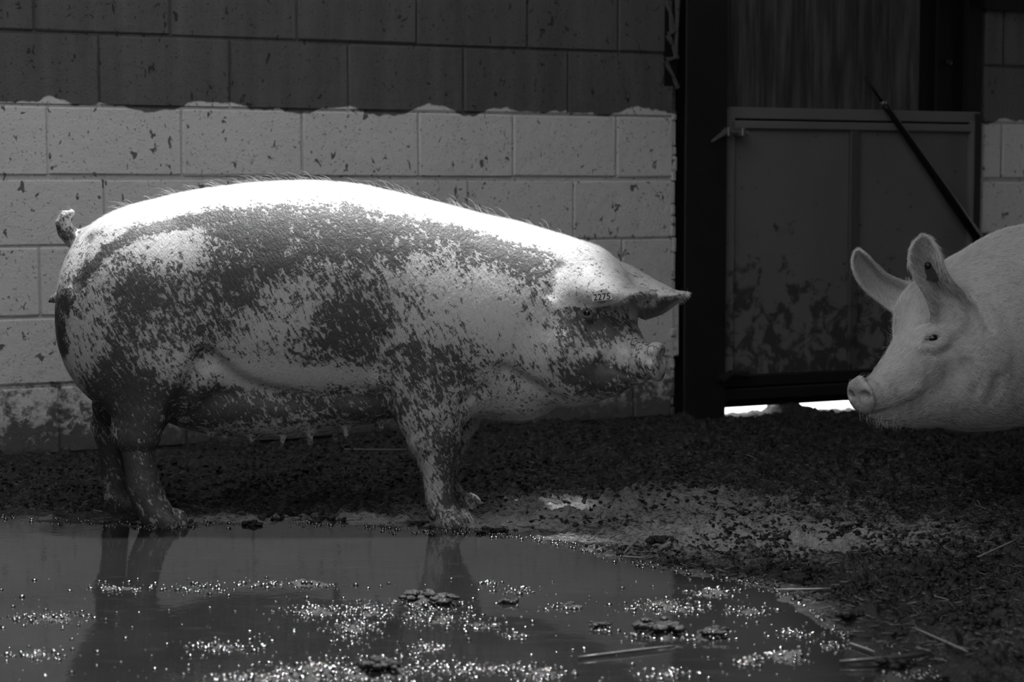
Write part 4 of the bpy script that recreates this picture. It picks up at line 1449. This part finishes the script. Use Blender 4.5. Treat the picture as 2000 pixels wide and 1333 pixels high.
# ------------------------------------------------------------------ loose mud, clods, straw
ICO = bmesh.new(); bmesh.ops.create_icosphere(ICO, subdivisions=2, radius=1.0)
IV2 = np.array([v.co[:] for v in ICO.verts]); IF2 = np.array([[v.index for v in f.verts] for f in ICO.faces]); ICO.free()
ICO = bmesh.new(); bmesh.ops.create_icosphere(ICO, subdivisions=1, radius=1.0)
IV1 = np.array([v.co[:] for v in ICO.verts]); IF1 = np.array([[v.index for v in f.verts] for f in ICO.faces]); ICO.free()


def floor_z(x, y):
    x = np.atleast_1d(x); y = np.atleast_1d(y)
    i = np.clip(np.searchsorted(gx, x) - 1, 0, NX - 2); j = np.clip(np.searchsorted(gy, y) - 1, 0, NY - 2)
    fx = (x - gx[i]) / (gx[i + 1] - gx[i]); fy = (y - gy[j]) / (gy[j + 1] - gy[j])
    return (H[i, j] * (1 - fx) + H[i + 1, j] * fx) * (1 - fy) + (H[i, j + 1] * (1 - fx) + H[i + 1, j + 1] * fx) * fy


def lumps(name, P, R, mat, rng, squash=0.7, rough=0.25, fine=False, grit_light=0.1):
    IV, IF = (IV2, IF2) if fine else (IV1, IF1)
    n = len(P); k = len(IV)
    sc = R[:, None, None] * (1 + rng.normal(0, rough, (n, k, 1)))
    ax = rng.uniform(0.7, 1.4, (n, 1, 3)); ax[:, :, 2] *= squash
    th = rng.uniform(0, 6.28, n)
    v = IV[None] * sc * ax
    c, s = np.cos(th)[:, None], np.sin(th)[:, None]
    v = np.stack([v[..., 0] * c - v[..., 1] * s, v[..., 0] * s + v[..., 1] * c, v[..., 2]], -1) + P[:, None]
    f = (IF[None] + (np.arange(n) * k)[:, None, None]).reshape(-1, 3)
    me = fast_mesh(name, v.reshape(-1, 3), tris=f)
    at = me.attributes.new('grit_light', 'FLOAT', 'POINT'); at.data.foreach_set('value', np.full(n * k, grit_light, np.float32))
    o = link(name, me, mat)
    return o


r = np.random.default_rng(21)
# crumbs lying on the trodden mud, thicker where it is dug over
N = 60000
pxr = r.uniform(-60, 2060, N); pyr = 815 + (1345 - 815) * r.random(N) ** 1.25
P = np.array([gpt(a, b) for a, b in zip(pxr, pyr)])
bh = (P[:, 0] - WA[0]) * NH[0] + (P[:, 1] - WA[1]) * NH[1]
sdd = shore_sd(P[:, 0], P[:, 1])
dens = fbm(P[:, 0], P[:, 1], 6.0, 3, 77)
dens2 = fbm(P[:, 0], P[:, 1], 18.0, 2, 78)
ok = (bh > 0.12) & (sdd > 0.01) & (dens * 0.6 + dens2 * 0.5 + np.clip(sdd - 0.05, 0, .4) * 0.45 > 0.62)
P = P[ok]; P = P[:24000]
pg = np.exp(-((P[:, 0] - light_patches[0][0][0]) / .6) ** 2 - ((P[:, 1] - light_patches[0][0][1]) / .4) ** 2)
P = P[r.random(len(P)) > pg * 0.75]
R = r.uniform(0.002, 0.0065, len(P)) * (0.6 + 0.9 * fbm(P[:, 0], P[:, 1], 10., 2, 79))
P[:, 2] = floor_z(P[:, 0], P[:, 1]) + R * 0.2
cr = lumps('mud_crumbs', P, R, M_CLOD, r, 0.75, 0.42)
tag(cr, 'dark crumbs of dug-over mud scattered on the trodden ground behind the puddle', 'mud', kind='stuff')

# wet beads of mud on the islands and along the edge of the water: these catch the sun
PB = []
for px_, py_, rx, ry, hh in ISLANDS:
    m = int(20 + rx * ry * 0.14)
    a = px_ + rx * r.normal(0, 0.62, m); b = py_ + ry * r.normal(0, 0.66, m)
    PB += [gpt(x_, y_) for x_, y_ in zip(a, b)]
for _ in range(420):
    PB.append(gpt(r.uniform(0, 1800), r.uniform(1130, 1340)))
for _ in range(900):
    i = r.integers(1, 20); t = r.random()
    a = np.array(SHORE_PX[i]) * (1 - t) + np.array(SHORE_PX[i + 1]) * t
    PB.append(gpt(a[0], a[1] + r.normal(0, 4)))
PB = np.array(PB)
sB = shore_sd(PB[:, 0], PB[:, 1])
PB = PB[sB < 0.05]
RB = 0.0011 + 0.0042 * r.random(len(PB)) ** 2.2
PB[:, 2] = np.maximum(floor_z(PB[:, 0], PB[:, 1]), 0.0) + RB * 0.15
bd = lumps('mud_beads', PB, RB, M_BEAD, r, 0.75, 0.05, True)
tag(bd, 'wet glinting specks of mud and bubbles floating on the puddle', 'mud', kind='stuff')

# clods standing in the water, one by one
CLODS = [(992, 1180, 17, 'small dark clod standing alone in the puddle right of the flat mud bank', 1.1),
         (1290, 1240, 46, 'largest dark clod in the puddle, low and long', 0.55),
         (1390, 1245, 26, 'clod just right of the largest clod in the puddle', 0.6),
         (840, 1180, 60, 'broad glittering mud bank in the middle of the puddle', 0.32),
         (1110, 1187, 24, 'low clod between the small dark clod and the largest clod', 0.5),
         (1175, 1228, 24, 'flat clod just left of the largest clod', 0.4),
         (970, 1225, 12, 'tiny dark clod in front of the mud bank', 0.7),
         (492, 1026, 20, 'dark clod on the shore under the belly of the muddy pig', 0.6),
         (735, 1318, 34, 'dark clod at the bottom edge of the picture', 0.7),
         (1660, 1220, 34, 'dark clod at the right end of the puddle', 0.6),
         (1745, 1300, 34, 'dark clod in the lower right corner of the puddle', 0.6),
         (970, 1040, 36, 'flat dark clod beside the front foot of the muddy pig', 0.4),
         (1290, 1068, 28, 'clod at the edge of the light patch painted on the mud', 0.6)]
for i, (px_, py_, rad, lab, sq) in enumerate(CLODS):
    c = gpt(px_, py_)
    rr = np.random.default_rng(100 + i)
    base = rad / FPX * c[1]
    n = 26
    pp = np.stack([rr.normal(0, .42, n) * base, rr.normal(0, .30, n) * base, np.abs(rr.normal(0, .22, n)) * base * sq], 1)
    R_ = rr.uniform(.16, .38, n) * base * (0.6 if sq < .5 else 0.9)
    zc = max(float(floor_z(c[0], c[1])[0]), 0.0)
    bm = bmesh.new()
    for q_, rq in zip(pp, R_):
        res = bmesh.ops.create_icosphere(bm, subdivisions=2, radius=1.0)
        for v in res['verts']:
            nn = 1 + 0.22 * math.sin(v.co.x * 5 + q_[0] * 900) * math.cos(v.co.y * 6 + q_[1] * 700) + rr.normal(0, .05)
            v.co = Vector((v.co.x * rq * nn * 1.2 + q_[0], v.co.y * rq * nn + q_[1], v.co.z * rq * nn * max(sq, .5) + q_[2]))
    ob = bm_obj('mud_clod', bm, M_CLOD, None, True)
    at = ob.data.attributes.new('grit_light', 'FLOAT', 'POINT'); at.data.foreach_set('value', np.full(len(ob.data.vertices), .1, np.float32))
    ob.location = (c[0], c[1], zc)
    tag(ob, lab, 'clod', 'mud clods in and beside the puddle')


def straw(px0, py0, px1, py1, label=None, w=0.0016, lift=0.010):
    a = gpt(px0, py0); b = gpt(px1, py1)
    za = max(float(floor_z(a[0], a[1])[0]), 0) + w + 0.002; zb_ = max(float(floor_z(b[0], b[1])[0]), 0) + w + 0.002
    # a stalk cannot pass through the ground between its ends
    ts = np.linspace(0, 1, 6)
    xs_ = a[0] + (b[0] - a[0]) * ts; ys_ = a[1] + (b[1] - a[1]) * ts
    zs_ = np.maximum(floor_z(xs_, ys_), 0) + w + 0.001
    lin_ = za + (zb_ - za) * ts
    up = max(0.0, float((zs_ - lin_).max()))
    bm = bmesh.new()
    bow = random.uniform(-.04, .04) * math.hypot(b[0] - a[0], b[1] - a[1])
    P_ = [Vector((xs_[i] - a[0], ys_[i] - a[1] + bow * math.sin(math.pi * ts[i]), lin_[i] + up - za)) for i in range(6)]
    tube(bm, P_, [w * .8, w, w, w * 1.15, w, w * .7], 6)
    ob = bm_obj('straw', bm, M_STALK if w >= .0027 else M_STRAW, None, True)
    ob.location = (a[0], a[1], za)
    tag(ob, label or 'thin pale straw lying loose on the dark mud', 'straw', 'loose straws on the mud')


NAMED = [(1908, 1111, 1988, 1087, 'longest pale straw on the mud at the right edge', .0022),
         (1515, 1157, 1622, 1160, 'long level straw where the puddle narrows to the right', .002),
         (1660, 1262, 1708, 1279, 'short bright straw floating at the right end of the puddle', .0024),
         (1640, 1300, 1810, 1288, 'thick dark stalk lying in the water at the lower right', .004),
         (1130, 1290, 1315, 1268, 'long thin stalk lying in the water below the largest clod', .0028),
         (1220, 1088, 1247, 1069, 'leaning straw in the little cluster by the shore of the puddle', .0016),
         (1215, 1091, 1260, 1093, 'flat straw in the little cluster by the shore of the puddle', .0016),
         (1786, 1258, 1890, 1296, 'dark glittering twig in the lower right of the puddle', .0022),
         (672, 898, 800, 888, 'pale flat lath on the dark ground behind the front leg', .0026),
         (1668, 1176, 1685, 1200, 'bent straw standing right of the puddle', .0016)]
for a, b, c_, d, lab, w in NAMED: straw(a, b, c_, d, lab, w)
rs = random.Random(11)
for i in range(62):
    while True:
        x_ = rs.uniform(950, 1990); y_ = rs.uniform(890, 1320)
        c = gpt(x_, y_)
        if shore_sd(np.array([c[0]]), np.array([c[1]]))[0] > 0.03: break
    L = rs.uniform(8, 26) * (y_ / 1000.0); an = rs.uniform(-.6, .6)
    straw(x_, y_, x_ + L * math.cos(an), y_ - L * math.sin(an) * .6, None, rs.uniform(.0008, .0014))
for x_, y_ in ((530, 945), (655, 944), (780, 985), (1040, 985), (900, 990), (560, 920), (180, 1000)):
    L = rs.uniform(14, 26); an = rs.uniform(-.6, .6)
    straw(x_, y_, x_ + L * math.cos(an), y_ - L * math.sin(an) * .6, None, .0012)

# chopped straw trodden into the mud: nobody could count it
n = 4200
pa = r.uniform(700, 2000, n); pb = 880 + 420 * r.random(n)
c = np.array([gpt(a, b) for a, b in zip(pa, pb)])
sdd = shore_sd(c[:, 0], c[:, 1]); bh = (c[:, 0] - WA[0]) * NH[0] + (c[:, 1] - WA[1]) * NH[1]
c = c[(sdd > 0.02) & (bh > .2)]
n = len(c)
L = r.uniform(.004, .016, n); th = r.uniform(0, 6.28, n); w = r.uniform(.0004, .0009, n)
dx, dy = np.cos(th) * L, np.sin(th) * L
z0 = floor_z(c[:, 0], c[:, 1]) + 0.0015
tilt = r.uniform(-.3, .6, n) * L
vx_ = []
for sx, sy, sz in ((-1, -1, -1), (-1, 1, 1), (1, 1, 1), (1, -1, -1), (-1, 0, 3), (1, 0, 3)):
    vx_.append(np.stack([c[:, 0] + sx * dx - sy * np.sin(th) * w, c[:, 1] + sx * dy + sy * np.cos(th) * w, z0 + sx * tilt * .5 + tilt * .5 + (w if sz == 3 else 0)], 1))
vv = np.stack(vx_, 1).reshape(-1, 3)
fi = np.array([(0, 4, 5), (0, 5, 3), (1, 2, 5), (1, 5, 4), (0, 1, 4), (3, 5, 2), (0, 3, 2), (0, 2, 1)])
ff = (fi[None] + (np.arange(n) * 6)[:, None, None]).reshape(-1, 3)
lit = link('straw_litter', fast_mesh('straw_litter', vv, tris=ff), M_STRAW)
tag(lit, 'fine chopped straw trodden into the mud right of the muddy pig', 'straw', kind='stuff')
